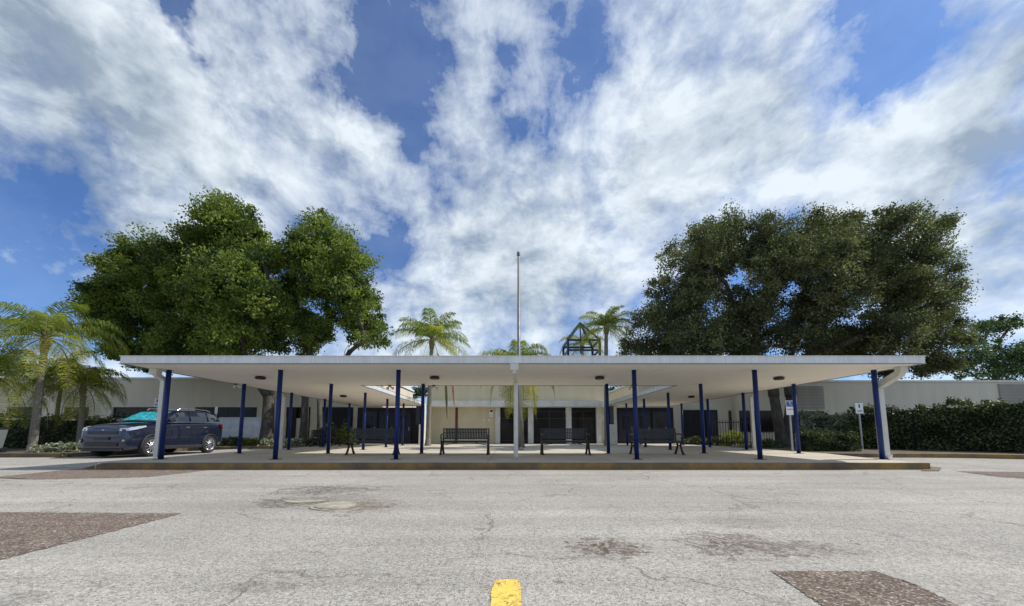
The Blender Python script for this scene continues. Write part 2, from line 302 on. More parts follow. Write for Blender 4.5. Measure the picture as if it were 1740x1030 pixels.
# ------------------------------------------------------------------ mesh builder
class MB:
    def __init__(s): s.v = []; s.f = []
    def add(s, vs, fs):
        n = len(s.v); s.v += [tuple(p) for p in vs]; s.f += [tuple(i+n for i in f) for f in fs]; return s
    def box(s, x0, x1, y0, y1, z0, z1):
        return s.add([(x0,y0,z0),(x1,y0,z0),(x1,y1,z0),(x0,y1,z0),(x0,y0,z1),(x1,y0,z1),(x1,y1,z1),(x0,y1,z1)],
                     [(0,3,2,1),(4,5,6,7),(0,1,5,4),(1,2,6,5),(2,3,7,6),(3,0,4,7)])
    def cbox(s, c, sx, sy, sz, rz=0):
        n = len(s.v); s.box(-sx/2, sx/2, -sy/2, sy/2, -sz/2, sz/2)
        ca, sa = math.cos(rz), math.sin(rz)
        for i in range(n, len(s.v)):
            x, y, z = s.v[i]; s.v[i] = (c[0]+x*ca-y*sa, c[1]+x*sa+y*ca, c[2]+z)
        return s
    def prism(s, poly, z0, z1):
        n = len(poly)
        return s.add([(x, y, z0) for x, y in poly]+[(x, y, z1) for x, y in poly],
                     [tuple(range(n-1, -1, -1)), tuple(range(n, 2*n))]+[(i, (i+1) % n, n+(i+1) % n, n+i) for i in range(n)])
    def tube(s, pts, rad, seg=8, caps=True, sq=False):
        pts = [Vector(p) for p in pts]; n = len(pts)
        rs = rad if isinstance(rad, (list, tuple)) else [rad]*n
        base = len(s.v); up = Vector((0, 0, 1)); ref = None
        for i, p in enumerate(pts):
            t = (pts[min(i+1, n-1)]-pts[max(i-1, 0)]).normalized()
            if ref is None: ref = (up if abs(t.z) < .9 else Vector((0, 1, 0)))
            a = t.cross(ref).normalized(); b = a.cross(t).normalized(); ref = b
            for k in range(seg):
                an = 2*math.pi*(k+(.5 if sq else 0))/seg
                q = p+(a*math.cos(an)+b*math.sin(an))*rs[i]*(1.414 if sq else 1); s.v.append(tuple(q))
        for i in range(n-1):
            for k in range(seg):
                a0 = base+i*seg+k; a1 = base+i*seg+(k+1) % seg
                s.f.append((a0, a1, a1+seg, a0+seg))
        if caps: s.f.append(tuple(base+k for k in range(seg-1, -1, -1))); s.f.append(tuple(base+(n-1)*seg+k for k in range(seg)))
        return s
    def cyl(s, c, axis, r, h, seg=24):
        a = Vector(axis).normalized(); c = Vector(c); return s.tube([c-a*h/2, c+a*h/2], r, seg)
    def loft(s, rings, closed=True, caps=True):
        n = len(rings[0]); b = len(s.v)
        for r in rings: s.v += [tuple(p) for p in r]
        for i in range(len(rings)-1):
            for k in range(n if closed else n-1):
                a0 = b+i*n+k; a1 = b+i*n+(k+1) % n; s.f.append((a0, a1, a1+n, a0+n))
        if caps: s.f.append(tuple(b+k for k in range(n-1, -1, -1))); s.f.append(tuple(b+(len(rings)-1)*n+k for k in range(n)))
        return s
    def build(s, name, mt, parent=None, smooth=False, bevel=0, loc=None, subsurf=0):
        me = bpy.data.meshes.new(name); me.from_pydata(s.v, [], s.f); me.update()
        bm = bmesh.new(); bm.from_mesh(me); bmesh.ops.recalc_face_normals(bm, faces=bm.faces); bm.to_mesh(me); bm.free()
        if smooth:
            me.polygons.foreach_set('use_smooth', [True]*len(me.polygons))
        me.materials.append(M[mt] if isinstance(mt, str) else mt)
        o = bpy.data.objects.new(name, me); COL.objects.link(o)
        if parent: o.parent = parent
        if loc: o.location = loc
        if bevel:
            b = o.modifiers.new('bevel', 'BEVEL'); b.width = bevel; b.segments = 2; b.limit_method = 'ANGLE'
        if subsurf:
            b = o.modifiers.new('subd', 'SUBSURF'); b.levels = subsurf; b.render_levels = subsurf
        return o
def tag(o, label=None, cat=None, group=None, kind=None):
    for k, v in (('label', label), ('category', cat), ('group', group), ('kind', kind)):
        if v: o[k] = v
    return o
def empty(name, loc, label, cat, group=None, rz=0):
    o = bpy.data.objects.new(name, None); COL.objects.link(o); o.location = loc; o.rotation_euler = (0, 0, rz); o.empty_display_size = .2
    return tag(o, label, cat, group)
def copy_tree(o, parent=None):
    c = o.copy(); COL.objects.link(c); c.parent = parent
    for ch in list(o.children): copy_tree(ch, c)
    return c
def struct(o): o['kind'] = 'structure'; return o
def leafmesh(name, cen, size, mt, parent=None, tint=None, loc=None, droop=0, aspect=.5, up=0.0):
    n = len(cen); cen = np.asarray(cen, float)
    a = RNG.normal(size=(n, 3)); a[:, 2] += up; a[:, 2] -= droop; a /= np.linalg.norm(a, axis=1)[:, None]
    b = RNG.normal(size=(n, 3)); b -= a*np.sum(a*b, 1)[:, None]; b /= np.linalg.norm(b, axis=1)[:, None]
    s = (np.asarray(size)*RNG.uniform(.65, 1.35, n))[:, None]
    co = np.stack([cen-a*s*.5, cen+b*s*aspect*.5, cen+a*s*.5, cen-b*s*aspect*.5], 1).reshape(-1, 3)
    me = bpy.data.meshes.new(name); me.vertices.add(4*n); me.vertices.foreach_set('co', co.ravel().astype('f4'))
    me.loops.add(4*n); me.loops.foreach_set('vertex_index', np.arange(4*n, dtype='i4'))
    me.polygons.add(n); me.polygons.foreach_set('loop_start', np.arange(0, 4*n, 4, dtype='i4')); me.polygons.foreach_set('loop_total', np.full(n, 4, 'i4'))
    me.update(calc_edges=True)
    at_ = me.attributes.new('tint', 'FLOAT', 'FACE')
    if tint is None: tint = RNG.uniform(0, 1, n)
    at_.data.foreach_set('value', np.clip(tint, 0, 1).astype('f4'))
    me.materials.append(M[mt]); o = bpy.data.objects.new(name, me); COL.objects.link(o)
    if parent: o.parent = parent
    if loc: o.location = loc
    return o
# ------------------------------------------------------------------ the ground
struct(MB().add([(-600, -200, -.03), (600, -200, -.03), (600, 900, -.03), (-600, 900, -.03)], [(0, 1, 2, 3)]).build('ground', 'lawn'))
g = MB(); g.add([(-70, -30, 0), (70, -30, 0), (70, 20.5, 0), (-70, 20.5, 0)], [(0, 1, 2, 3)]); struct(g.build('road', 'road'))
def patch(pts, nm='asphalt_patch', mt='patch', z=.004, n=60, jit=.03):
    jit *= .55
    w = [gnd(*p) for p in pts]; out = []
    for i in range(len(w)):
        a, b = w[i], w[(i+1) % len(w)]
        for k in range(n):
            q = a.lerp(b, k/n); out.append((q.x+random.uniform(-jit, jit), q.y+random.uniform(-jit, jit), z))
    return struct(MB().add(out, [tuple(range(len(out)))]).build(nm, mt))
patch([(-300, 869), (310, 873), (60, 937), (-300, 1030)])
patch([(-20, 812), (130, 797), (390, 795), (250, 811), (60, 815)], jit=.05)
patch([(1310, 971), (1490, 972), (1560, 996), (1660, 1045), (1420, 1045)], jit=.012)
patch([(1625, 801), (1790, 803), (1790, 816), (1700, 811)], jit=.05)
patch([(1567, 792), (1600, 795), (1597, 801), (1567, 801)], z=.012, n=5, jit=.02)
# yellow centre dash: worn end, runs on beneath the camera
a = gnd(837, 986); b = gnd(883, 986)
xs = [a.x, b.x]; yl = [(xs[0]+.012, a.y-.03), (xs[0]+.03, a.y-.004), (xs[0]+.07, a.y+.004), (xs[1]-.015, a.y), (xs[1], a.y-.02), (xs[1]+.004, a.y-.1), (xs[1], a.y-.3), (xs[1]+.002, a.y-2.4), (xs[0], a.y-2.4), (xs[0]+.006, a.y-.3), (xs[0], a.y-.15)]
yy = []
for i_ in range(len(yl)):
    a_, b_ = Vector(yl[i_]), Vector(yl[(i_+1) % len(yl)]); n_ = max(2, int((b_-a_).length/.012))
    for k_ in range(n_): q_ = a_.lerp(b_, k_/n_); yy.append((q_.x+random.gauss(0, .0018), q_.y+random.gauss(0, .004), .004))
struct(MB().add(yy, [tuple(range(len(yy)))]).build('road_marking', 'paint'))
# concrete pad under the canopy
S = .15
pad = [(-9.75, 8.62), (9.8, 8.62), (9.95, 10), (10.9, 12.62), (10.9, 24.4), (-10.35, 24.4), (-10.45, 13.5), (-10.0, 10)]
struct(MB().prism(pad, -.02, S).build('pavement', 'conc'))
struct(MB().add([(9.8, 8.64, S-.003), (9.95, 10, S-.003), (10.9, 12.62, S-.003), (12.3, 12.62, .003), (11.2, 9.9, .003), (9.83, 8.6, .003)], [(0, 5, 4, 1), (1, 4, 3, 2)]).build('ramp', 'conc'))
k = MB(); k.prism([(-9.5, 8.56), (9.8, 8.56), (9.8, 8.70), (-9.5, 8.70)], -.01, S+.004)
k.add([(-9.5, 8.56, S+.004), (-9.5, 8.7, S+.004), (-9.5, 8.56, -.01), (-9.5, 8.7, -.01), (-10.2, 8.75, .01), (-10.2, 8.85, .01)], [(0, 1, 5, 4), (0, 4, 2), (1, 3, 5), (2, 4, 5, 3)])
struct(k.build('kerb', 'curb'))
def curbrun(pts, name='kerb', mt='curb_r', w=.15, h=.15, face=None):
    pts = [Vector(p) for p in pts]; out = []
    for i, p in enumerate(pts):
        d = (pts[min(i+1, len(pts)-1)]-pts[max(i-1, 0)]).normalized(); nrm = Vector((-d.y, d.x)); out.append((p, p+nrm*w))
    m1 = MB()
    m1.loft([[(a.x, a.y, -.01), (a.x, a.y, h-.01), (a.x+(b.x-a.x)*.15, a.y+(b.y-a.y)*.15, h), (b.x, b.y, h), (b.x, b.y, -.01)] for a, b in out])
    return struct(m1.build(name, mt, bevel=0))
def smooth_poly(pts, n=6):
    out = []
    P_ = [Vector(p) for p in pts]
    for i in range(len(P_)-1):
        p0, p1, p2, p3 = P_[max(i-1, 0)], P_[i], P_[i+1], P_[min(i+2, len(P_)-1)]
        for k in range(n):
            t = k/n; out.append(.5*((2*p1)+(p2-p0)*t+(2*p0-5*p1+4*p2-p3)*t*t+(3*p1-p0-3*p2+p3)*t**3))
    return out+[P_[-1]]
lc = smooth_poly([(-60, 12.4), (-30, 12.6), (-17, 12.8), (-15.7, 13.0), (-15.25, 13.8), (-15.2, 16), (-15.1, 18.6), (-14.2, 19.6), (-12, 19.8), (-10.45, 19.8)])
rc = smooth_poly([(10.9, 19.6), (10.92, 15), (11.0, 13.3), (11.6, 12.75), (13, 12.75), (15.2, 12.6), (17.5, 11.6), (21, 10.8), (30, 10), (60, 9.2)])
curbrun(lc, mt='curb_r'); curbrun(rc, mt='curb')
struct(MB().prism([(p.x-.0, p.y+.05) for p in lc][:-1]+[(-10.5, 19.9), (-10.5, 27), (-60, 27)], .0, .12).build('planting_bed', 'soil'))
struct(MB().prism([(60, 27), (11.0, 27)]+[(p.x+.05, p.y+.05) for p in rc], .0, .12).build('planting_bed', 'soil'))
# ------------------------------------------------------------------ the canopy
X0, X1, XI0, XI1, Y0, YI, YE = -9.66, 10.28, -5.4, 6.05, 8.89, 13.02, 23.2
Upoly = [(X0, Y0), (X1, Y0), (X1, YE), (XI1, YE), (XI1, YI), (XI0, YI), (XI0, YE), (X0, YE)]
SO = 2.57; FT = 2.765
def offset(poly, d):
    n = len(poly); out = []
    for i in range(n):
        p0, p1, p2 = Vector(poly[i-1]), Vector(poly[i]), Vector(poly[(i+1) % n])
        a = (p1-p0).normalized(); b = (p2-p1).normalized()
        na = Vector((a.y, -a.x)); nb = Vector((b.y, -b.x)); out.append(tuple(p1+na*d+nb*d))
    return out
def ring(mb, poly, d0, d1, z0, z1):
    A = offset(poly, d0); B = offset(poly, d1); n = len(poly)
    vs = [(x, y, z0) for x, y in A]+[(x, y, z1) for x, y in A]+[(x, y, z1) for x, y in B]+[(x, y, z0) for x, y in B]
    fs = []
    for i in range(n):
        j = (i+1) % n
        for a, b in ((0, 1), (1, 2), (2, 3), (3, 0)): fs.append((a*n+i, a*n+j, b*n+j, b*n+i))
    return mb.add(vs, fs)
can = empty('entrance_canopy', (0, 10, 0), 'long low flat U shaped canopy with cream soffit, grey fascia and navy posts', 'canopy')
def P_(o): o.parent = can; o.matrix_parent_inverse = Matrix.Translation((0, -10, 0)); return o
def Lc(mb):   # into canopy-local space
    mb.v = [(x, y-10, z) for x, y, z in mb.v]; return mb
Lc(MB().prism(Upoly, SO, SO+.02)).build('soffit', 'soffit', can)
Lc(MB().prism(Upoly, SO+.022, FT-.03)).build('roof', 'roof', can)
Lc(ring(MB(), Upoly, .002, .03, SO+.005, FT-.02)).build('fascia', 'fascia', can)
e = MB(); ring(e, Upoly, -.02, .05, FT-.02, FT); Lc(e).build('roof_edge', 'fascia', can)
e = MB(); ring(e, Upoly, -.02, .042, SO-.012, SO+.005); Lc(e).build('drip_edge', 'edge', can)
clip0 = None
def clip(x, y, rz):
    global clip0
    if clip0 is None: clip0 = MB().box(-.011, .011, -.003, .003, SO+.01, FT-.015).build('fascia_clip', 'seam', can); o = clip0
    else: o = clip0.copy(); COL.objects.link(o)
    o.location = (x, y-10, 0); o.rotation_euler = (0, 0, rz)
x = X0+.35
while x < X1: clip(x, Y0-.034, 0); x += .735
x = XI0+.3
while x < XI1: clip(x, YI+.034, 0); x += .735
y = YI+.4
while y < YE: clip(XI0+.034, y, math.pi/2); clip(XI1-.034, y, math.pi/2); y += .735
fx = [-9.35, -6.29, -3.06, 3.39, 6.69, 9.96]; rows = [9.8, 12.62, 15.4, 18.2, 21.0]
def mk_post(x, y, w=.125):
    p = MB().tube([(x, y-10, S+.012), (x, y-10, SO-.002)], w*.48, 20).build('post', 'post', can, smooth=False)
    p.data.polygons.foreach_set('use_smooth', [len(q_.vertices) == 4 for q_ in p.data.polygons])
    MB().box(-.11, .11, -.11, .11, S, S+.011).build('base_plate', 'blue', p, loc=(x, y-10, .0))
for x in fx:
    for y in rows[:2]: mk_post(x, y)
for y in rows[2:]:
    for x in (-9.35, -6.2, 6.75, 9.96): mk_post(x, y, .12)
def dspout(pts, w=.055, head=None, up='downspout'):
    m1 = MB().tube([(x, y-10, z) for x, y, z in pts], w, 4, sq=True)
    if head: m1.cbox((head[0], head[1]-10, head[2]), .2, .16, .16)
    return m1.build(up, 'down', can)
dspout([(10.17, 9.3, 2.5), (10.17, 9.34, 2.40), (10.16, 9.75, 2.20), (10.15, 9.92, 2.08), (10.15, 9.92, .25), (10.2, 9.82, .19)], .08, (10.17, 9.3, 2.485))
dspout([(-9.52, 9.6, 2.5), (-9.52, 9.62, 2.42), (-9.51, 9.82, 2.32), (-9.5, 9.84, 2.22), (-9.5, 9.84, .2)], .055, (-9.52, 9.6, 2.485))
dspout([(-9.6, 15.1, 2.5), (-9.6, 15.1, 2.40), (-9.55, 15.2, 2.36), (-9.55, 15.2, .2)], .055)
dspout([(10.2, 15.1, 2.5), (10.2, 15.1, 2.40), (10.16, 15.2, 2.36), (10.16, 15.2, .2)], .055)
dspout([(.10, 8.83, 2.54), (.10, 8.83, 2.36), (.12, 9.3, 2.30), (.15, 9.72, 2.2), (.15, 9.75, .26), (.15, 9.66, .19)], .05, (.10, 8.83, 2.47))
# ceiling lights
def mklight():
    r = empty('ceiling_light', (0, 0, 0), 'x', 'ceiling light', 'flat dark lights on the canopy soffit')
    MB().cyl((0, 0, -.012), (0, 0, 1), .10, .02).build('mounting_plate', 'frame', r)
    MB().cyl((0, 0, -.05), (0, 0, 1), .145, .055, 28).build('housing', 'black', r, bevel=.008)
    MB().cyl((0, 0, -.083), (0, 0, 1), .12, .01, 28).build('lens', 'frame', r)
    return r
L0 = mklight()
spots = [(-7.6, 10.9, 'flat round dark ceiling light over the front soffit, first from the left'), (-2.3, 10.9, 'flat round dark ceiling light over the left front bench'),
         (2.72, 10.9, 'flat round dark ceiling light on the front soffit just right of the flagpole'), (8.25, 11.0, 'flat round dark ceiling light over the front soffit, nearest its right end'),
         (-7.6, 16.4, 'small dark ceiling light on the soffit of the left wing'), (8.4, 16.7, 'small dark ceiling light on the soffit of the right wing')]
for i, (x, y, lb) in enumerate(spots):
    o = L0 if i == 0 else copy_tree(L0); o.location = (x, y, SO-.003); o['label'] = lb
def mkflood():
    r = empty('flood_light', (0, 0, 0), 'x', 'flood light', 'twin floodlights on the canopy edge')
    MB().cyl((0, 0, -.02), (0, 0, 1), .05, .04, 16).build('base', 'frame', r)
    for s in (-1, 1):
        MB().tube([(s*.02, 0, -.03), (s*.06, .04, -.08), (s*.10, .09, -.10)], [.025, .03, .055], 12).build('lamp_head', 'down', r)
    return r
F0 = mkflood()
for i, (x, y, lb) in enumerate([(-4.33, 12.9, 'twin floodlight on the rear canopy edge, left of the left palm trunk'), (-2.75, 12.9, 'twin floodlight on the rear canopy edge just right of the left palm trunk'),
        (4.4, 12.9, 'twin floodlight on the rear canopy edge near the right palm'), (-9.55, 12.5, 'twin floodlight under the left outer edge of the canopy')]):
    o = F0 if i == 0 else copy_tree(F0); o.location = (x, y, SO-.013); o['label'] = lb
for x, lb in ((-3.2, 'dark narrow box fixed to the post left of the left palm'), (3.52, 'dark narrow box fixed to the post beside the right palm')):
    r = empty('control_box', (x, 12.62, 1.15), lb, 'control box', 'boxes on the inner posts')
    MB().box(-.075, .075, -.06, .06, 0, .64).build('housing', 'bluedoor', r, bevel=.01)
    MB().box(-.055, .055, -.066, -.0605, .05, .59).build('lid', 'black', r)
# ------------------------------------------------------------------ benches
def mkbench():
    r = empty('bench', (0, 0, 0), 'x', 'bench', 'black metal benches in a row under the canopy')
    W2 = .76
    s = MB()
    for i in range(7): s.box(-W2+.04, W2-.04, -.24+i*.065, -.24+i*.065+.055, .435, .45)
    s.box(-W2+.04, W2-.04, -.262, -.243, .39, .452)
    for x in (-W2+.05, -.02, W2-.09): s.box(x, x+.04, -.24, .2, .420, .4345)
    s.build('seat', 'black', r)
    b = MB()   # upright flat slats between two rails
    b.box(-W2+.03, W2-.03, .235, .265, .82, .86); b.box(-W2+.03, W2-.03, .195, .225, .50, .535); b.box(-W2+.03, W2-.03, .215, .245, .70, .72)
    n = 26
    for i in range(n):
        x = -W2+.06+i*(2*W2-.12-.043)/(n-1)
        b.add([(x, .2, .53), (x+.043, .2, .53), (x+.043, .24, .825), (x, .24, .825), (x, .212, .53), (x+.043, .212, .53), (x+.043, .252, .825), (x, .252, .825)],
              [(0, 1, 2, 3), (7, 6, 5, 4), (0, 4, 5, 1), (1, 5, 6, 2), (2, 6, 7, 3), (3, 7, 4, 0)])
    b.build('backrest', 'black', r)
    for s_ in (-1, 1):
        x = s_*W2
        l = MB(); l.tube([(x, -.28, .015), (x, -.20, .10), (x, -.10, .30), (x, -.21, .42)], [.04, .036, .034, .03], 8)
        l.tube([(x, .30, .015), (x, .22, .10), (x, .10, .30), (x, .22, .46), (x, .265, .86)], [.04, .036, .034, .03, .022], 8)
        l.tube([(x, -.10, .30), (x, .10, .30)], .022, 8); l.tube([(x, -.22, .43), (x, .22, .43)], .02, 8)
        l.cbox((x, -.28, .008), .09, .09, .015); l.cbox((x, .30, .008), .09, .09, .015)
        l.build('leg', 'black', r)
        a = MB(); a.tube([(x, .24, .66), (x, .05, .67), (x, -.15, .665), (x, -.24, .63), (x, -.26, .57), (x, -.22, .52), (x, -.16, .55)], .021, 8)
        a.tube([(x, -.2, .44), (x, -.22, .52)], .018, 8); a.build('armrest', 'black', r)
    MB().tube([(-W2, 0, .30), (-W2*.6, 0, .345), (-.3, 0, .40), (.0, 0, .42), (.3, 0, .40), (W2*.6, 0, .345), (W2, 0, .30)], .012, 6).build('brace', 'black', r)
    return r
B0 = mkbench()
for i, (px, lb) in enumerate([(792, 'black slatted metal bench just left of the flagpole, against the cream wall'), (958, 'black slatted metal bench just right of the flagpole'),
        (639, 'black slatted metal bench behind the third front post from the left'), (1110, 'black slatted metal bench behind the third front post from the right')]):
    o = B0 if i == 0 else copy_tree(B0); p = gnd(px, 771.5, S); o.location = (p.x, 12.05, S); o['label'] = lb
o = copy_tree(B0); o.location = (-9.75, 19.3, S); o.rotation_euler = (0, 0, math.radians(78)); o['label'] = 'black slatted bench far back at the outer edge of the left wing'
# ------------------------------------------------------------------ flagpole
fp = empty('flagpole', (.36, 15.2, S), 'tall bare grey metal flagpole rising above the middle of the canopy', 'flagpole')
H = at(880, 434, 15.2).z-S
MB().tube([(0, 0, .0), (0, 0, 1.5), (0, 0, H)], [.085, .08, .04], 16).build('pole', 'pole', fp, smooth=True)
MB().tube([(0, 0, 0), (0, 0, .05), (0, 0, .12)], [.2, .2, .11], 20).build('base_collar', 'pole', fp)
MB().cyl((0, 0, H+.03), (0, 0, 1), .075, .05, 16).build('truck', 'pole', fp)
bm = bmesh.new(); bmesh.ops.create_uvsphere(bm, u_segments=16, v_segments=10, radius=.07); me = bpy.data.meshes.new('finial'); bm.to_mesh(me); bm.free(); me.materials.append(M['pole'])
o = bpy.data.objects.new('finial', me); COL.objects.link(o); o.parent = fp; o.location = (0, 0, H+.11)
MB().tube([(.1, -.05, 1.2), (.085, -.03, H*.5), (.07, 0, H-.05)], .006, 5).build('halyard', 'white', fp)
# ------------------------------------------------------------------ the school building
Yw = 24.5
def X(px, Y=Yw): return (px-CX)/FPX*Y
def Z(py, Y=Yw): return CAMH+(736-py)/FPX*Y
sb = empty('school_building', (0, Yw, 0), 'cream block behind the courtyard with dark glazed front and white columns', 'building')
def part(mb, nm, mt, root, oy=Yw, bevel=0, **kw):
    mb.v = [(x, y-oy, z) for x, y, z in mb.v]; return mb.build(nm, mt, root, bevel=bevel, **kw)
zt = 5.2
xl, xr = X(728), X(1034)
# main wall: cream solid left part, glazing to the right
part(MB().box(xl, X(842), Yw, Yw+.3, 0, SO+.3), 'wall', 'wallc', sb)
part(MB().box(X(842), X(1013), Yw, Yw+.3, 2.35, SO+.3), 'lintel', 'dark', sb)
part(MB().box(xl, xr, Yw+.05, Yw+9, SO+.301, zt), 'upper_wall', 'wallc', sb)
part(MB().box(xl-.1, xr+.1, Yw-.05, Yw+9.1, zt+.001, zt+.15), 'coping', 'coping', sb)
part(MB().box(XI0-.5, XI1+.5, YE+.04, Yw+.04, SO, SO+.02), 'soffit', 'soffit', sb)
part(MB().box(XI0+.06, XI1-.06, YE-.02, YE+.03, SO-.02, SO+.36), 'fascia', 'coping', sb)
part(MB().box(XI0+.06, XI1-.06, YE+.031, Yw, SO+.021, SO+.34), 'roof', 'roof', sb)
part(MB().box(X(1013), xr, Yw, Yw+.3, 0, SO+.3), 'wall', 'wallp', sb)
for a_, b_ in ((842, 850), (897, 906), (961, 970), (1012, 1020)):
    part(MB().box(X(a_), X(b_), Yw-.25, Yw+.0, S, SO-.002), 'column', 'white', sb, bevel=.01)
def window(x0, x1, y, z0, z1, nx, nz, root, oy, fr='frame', gl='darkglass', nm='window'):
    m1 = MB(); t_ = .05
    m1.box(x0, x1, y, y+.08, z0, z0+t_); m1.box(x0, x1, y, y+.08, z1-t_, z1)
    for i in range(nx+1):
        xx = x0+(x1-x0-t_)*i/nx; m1.box(xx, xx+t_, y+.001, y+.079, z0+t_, z1-t_)
    for z_ in nz: m1.box(x0+t_, x1-t_, y+.01, y+.07, z_, z_+t_)
    w = part(m1, nm, fr, root, oy)
    part(MB().box(x0+.01, x1-.01, y+.035, y+.045, z0+.01, z1-.01), 'pane', gl, w, oy)
    return w
for a_, b_, n in ((850, 897, 2), (906, 961, 2), (970, 1012, 2)):
    window(X(a_)+.002, X(b_)-.002, Yw+.02, .35, 2.35, n, [Z(712)], sb, Yw)
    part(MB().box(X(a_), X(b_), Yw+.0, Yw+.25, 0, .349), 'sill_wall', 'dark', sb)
part(MB().box(X(842), X(1013), Yw+2.6, Yw+2.7, .1, 2.35), 'inner_wall', 'wall', sb)
part(MB().box(X(774), X(778), Yw-.06, Yw-.001, .15, SO), 'conduit', 'maroon', sb)
# left and right entrance recesses behind the wings
for sgn, xa, xb, xc in ((-1, -10.3, -6.0, -5.4), (1, 6.9, 11.0, 6.35)):
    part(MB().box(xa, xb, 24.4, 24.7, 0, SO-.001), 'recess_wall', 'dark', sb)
    part(MB().box(min(xb, xc) if sgn < 0 else xc-.18, (xc+.12) if sgn < 0 else xa, 22.6, 22.95, S, SO-.002), 'column', 'white', sb, bevel=.01) if False else None
    part(MB().cbox((xc, 22.3, (S+SO)/2), .34, .34, SO-S-.01), 'column', 'white', sb, bevel=.012)
    for k in range(3):
        x0 = xa+.35+k*1.15
        d = part(MB().box(x0, x0+1.0, 24.32, 24.38, S, 2.3), 'door', 'bluedoor', sb, bevel=.006)
        part(MB().box(x0+.3, x0+.7, 24.30, 24.318, 1.1, 2.0), 'door_window', 'darkglass', d)
        part(MB().box(x0+.86, x0+.9, 24.26, 24.30, 1.0, 1.25), 'handle', 'galv', d)
# outer long wings of the building
lw = empty('classroom_wing', (-20, 26, 0), 'long low beige windowed building behind the dark SUV and left palms', 'building', 'low classroom wings')
def pl(mb, nm, mt, **kw): return part(MB().add([(x+20, y, z) for x, y, z in mb.v], mb.f), nm, mt, lw, 26, **kw)
def plw(mb, nm, mt, par, **kw): return part(MB().add([(x+20, y, z) for x, y, z in mb.v], mb.f), nm, mt, par, 26, **kw)
z1, z2 = Z(692, 26), Z(711, 26); ZT = Z(644, 26)
pl(MB().box(-52, -9.2, 26, 34, z1, ZT), 'upper_wall', 'wall')
pl(MB().box(-52, -9.2, 26.02, 34, 0, z2), 'lower_wall', 'wall')
pl(MB().box(-52.1, -9.1, 25.94, 34.1, ZT+.001, ZT+.13), 'coping', 'coping')
piers = [(-52, X(10, 26)), (X(62, 26), X(108, 26)), (X(150, 26), X(190, 26)), (X(268, 26), X(330, 26)), (X(436, 26), X(486, 26)), (X(527, 26), X(610, 26))]
prev = None
for a_, b_ in piers:
    pl(MB().box(a_, b_, 26.001, 26.35, z2+.001, z1-.001), 'pier', 'wall')
    if prev is not None:
        w0, w1 = prev+.01, a_-.01
        m1 = MB(); m1.box(w0, w1, 26.1, 26.16, z2+.002, z2+.05); m1.box(w0, w1, 26.1, 26.16, z1-.05, z1-.002); n = max(2, int((w1-w0)/1.1))
        for i in range(n+1):
            xx = w0+(w1-w0-.05)*i/n; m1.box(xx, xx+.05, 26.101, 26.159, z2+.05, z1-.05)
        w = pl(m1, 'window', 'frame'); plw(MB().box(w0, w1, 26.12, 26.13, z2+.01, z1-.01), 'pane', 'darkglass', w)
    prev = b_
for a_, b_ in ((488, 504), (519, 527), (545, 600)):
    d = pl(MB().box(X(a_, 26), X(b_, 26), 25.95, 25.999, .1, z1-.01), 'door', 'dark')  # dark panels standing in for shaded door openings
rw = empty('classroom_wing', (25, 26, 0), 'long low beige building with slatted wall panels behind the right hedge', 'building', 'low classroom wings')
def pr(mb, nm, mt, par=None, **kw): return part(MB().add([(x-25, y, z) for x, y, z in mb.v], mb.f), nm, mt, par or rw, 26, **kw)
ZR = Z(649, 26)
pr(MB().box(9.2, 52, 26, 34, 0, ZR), 'wall', 'wallp')
pr(MB().box(9.1, 52.1, 25.94, 34.1, ZR+.001, ZR+.13), 'coping', 'coping')
for a_, b_, c_, d_ in ((1338, 1402, 656, 696), (1702, 1765, 652, 690)):
    m1 = MB(); x0, x1, zb, zc = X(a_, 26), X(b_, 26), Z(d_, 26), Z(c_, 26)
    m1.box(x0, x1, 25.955, 25.999, zb, zc)
    nn = 9
    for i in range(nn): zz_ = zb+(zc-zb)*(i+.3)/nn; m1.box(x0+.02, x1-.02, 25.93, 25.954, zz_, zz_+.1)
    pr(m1, 'slatted_panel', 'louver')
pr(MB().box(X(1160, 26), X(1218, 26), 25.9, 25.99, .1, Z(697, 26)), 'doorway', 'dark')  # black panel in place of the shaded opening
pr(MB().box(X(1198, 26), X(1214, 26), 25.85, 25.895, .15, Z(700, 26)), 'door', 'bluedoor')
for a_, b_ in ((1238, 1242), (1252, 1312)):
    w = pr(MB().box(X(a_, 26), X(b_, 26), 25.93, 25.99, .9, Z(698, 26)), 'window', 'frame')
    pr(MB().box(X(a_, 26)+.05, X(b_, 26)-.05, 25.90, 25.929, 1.0, Z(698, 26)-.08), 'pane', 'darkglass', w)
w = pr(MB().box(X(1345, 26), X(1400, 26), 25.93, 25.99, .9, Z(699, 26)), 'window', 'frame')
pr(MB().box(X(1246, 26), X(1250, 26), 25.6, 25.89, .1, Z(660, 26)), 'pier', 'wall')
# low pale wall seen behind the car
p0, p1 = at(372, 740, 23), at(452, 711, 23)
q = empty('low_wall', (p0.x, 23, 0), 'low weathered pale wall beneath the window band, just behind the dark SUV', 'wall')
MB().box(0, p1.x-p0.x, 0, .2, .1, p1.z).build('masonry', 'palewall', q); MB().box(-.04, p1.x-p0.x+.04, -.04, .24, p1.z+.001, p1.z+.07).build('cap', 'coping', q)
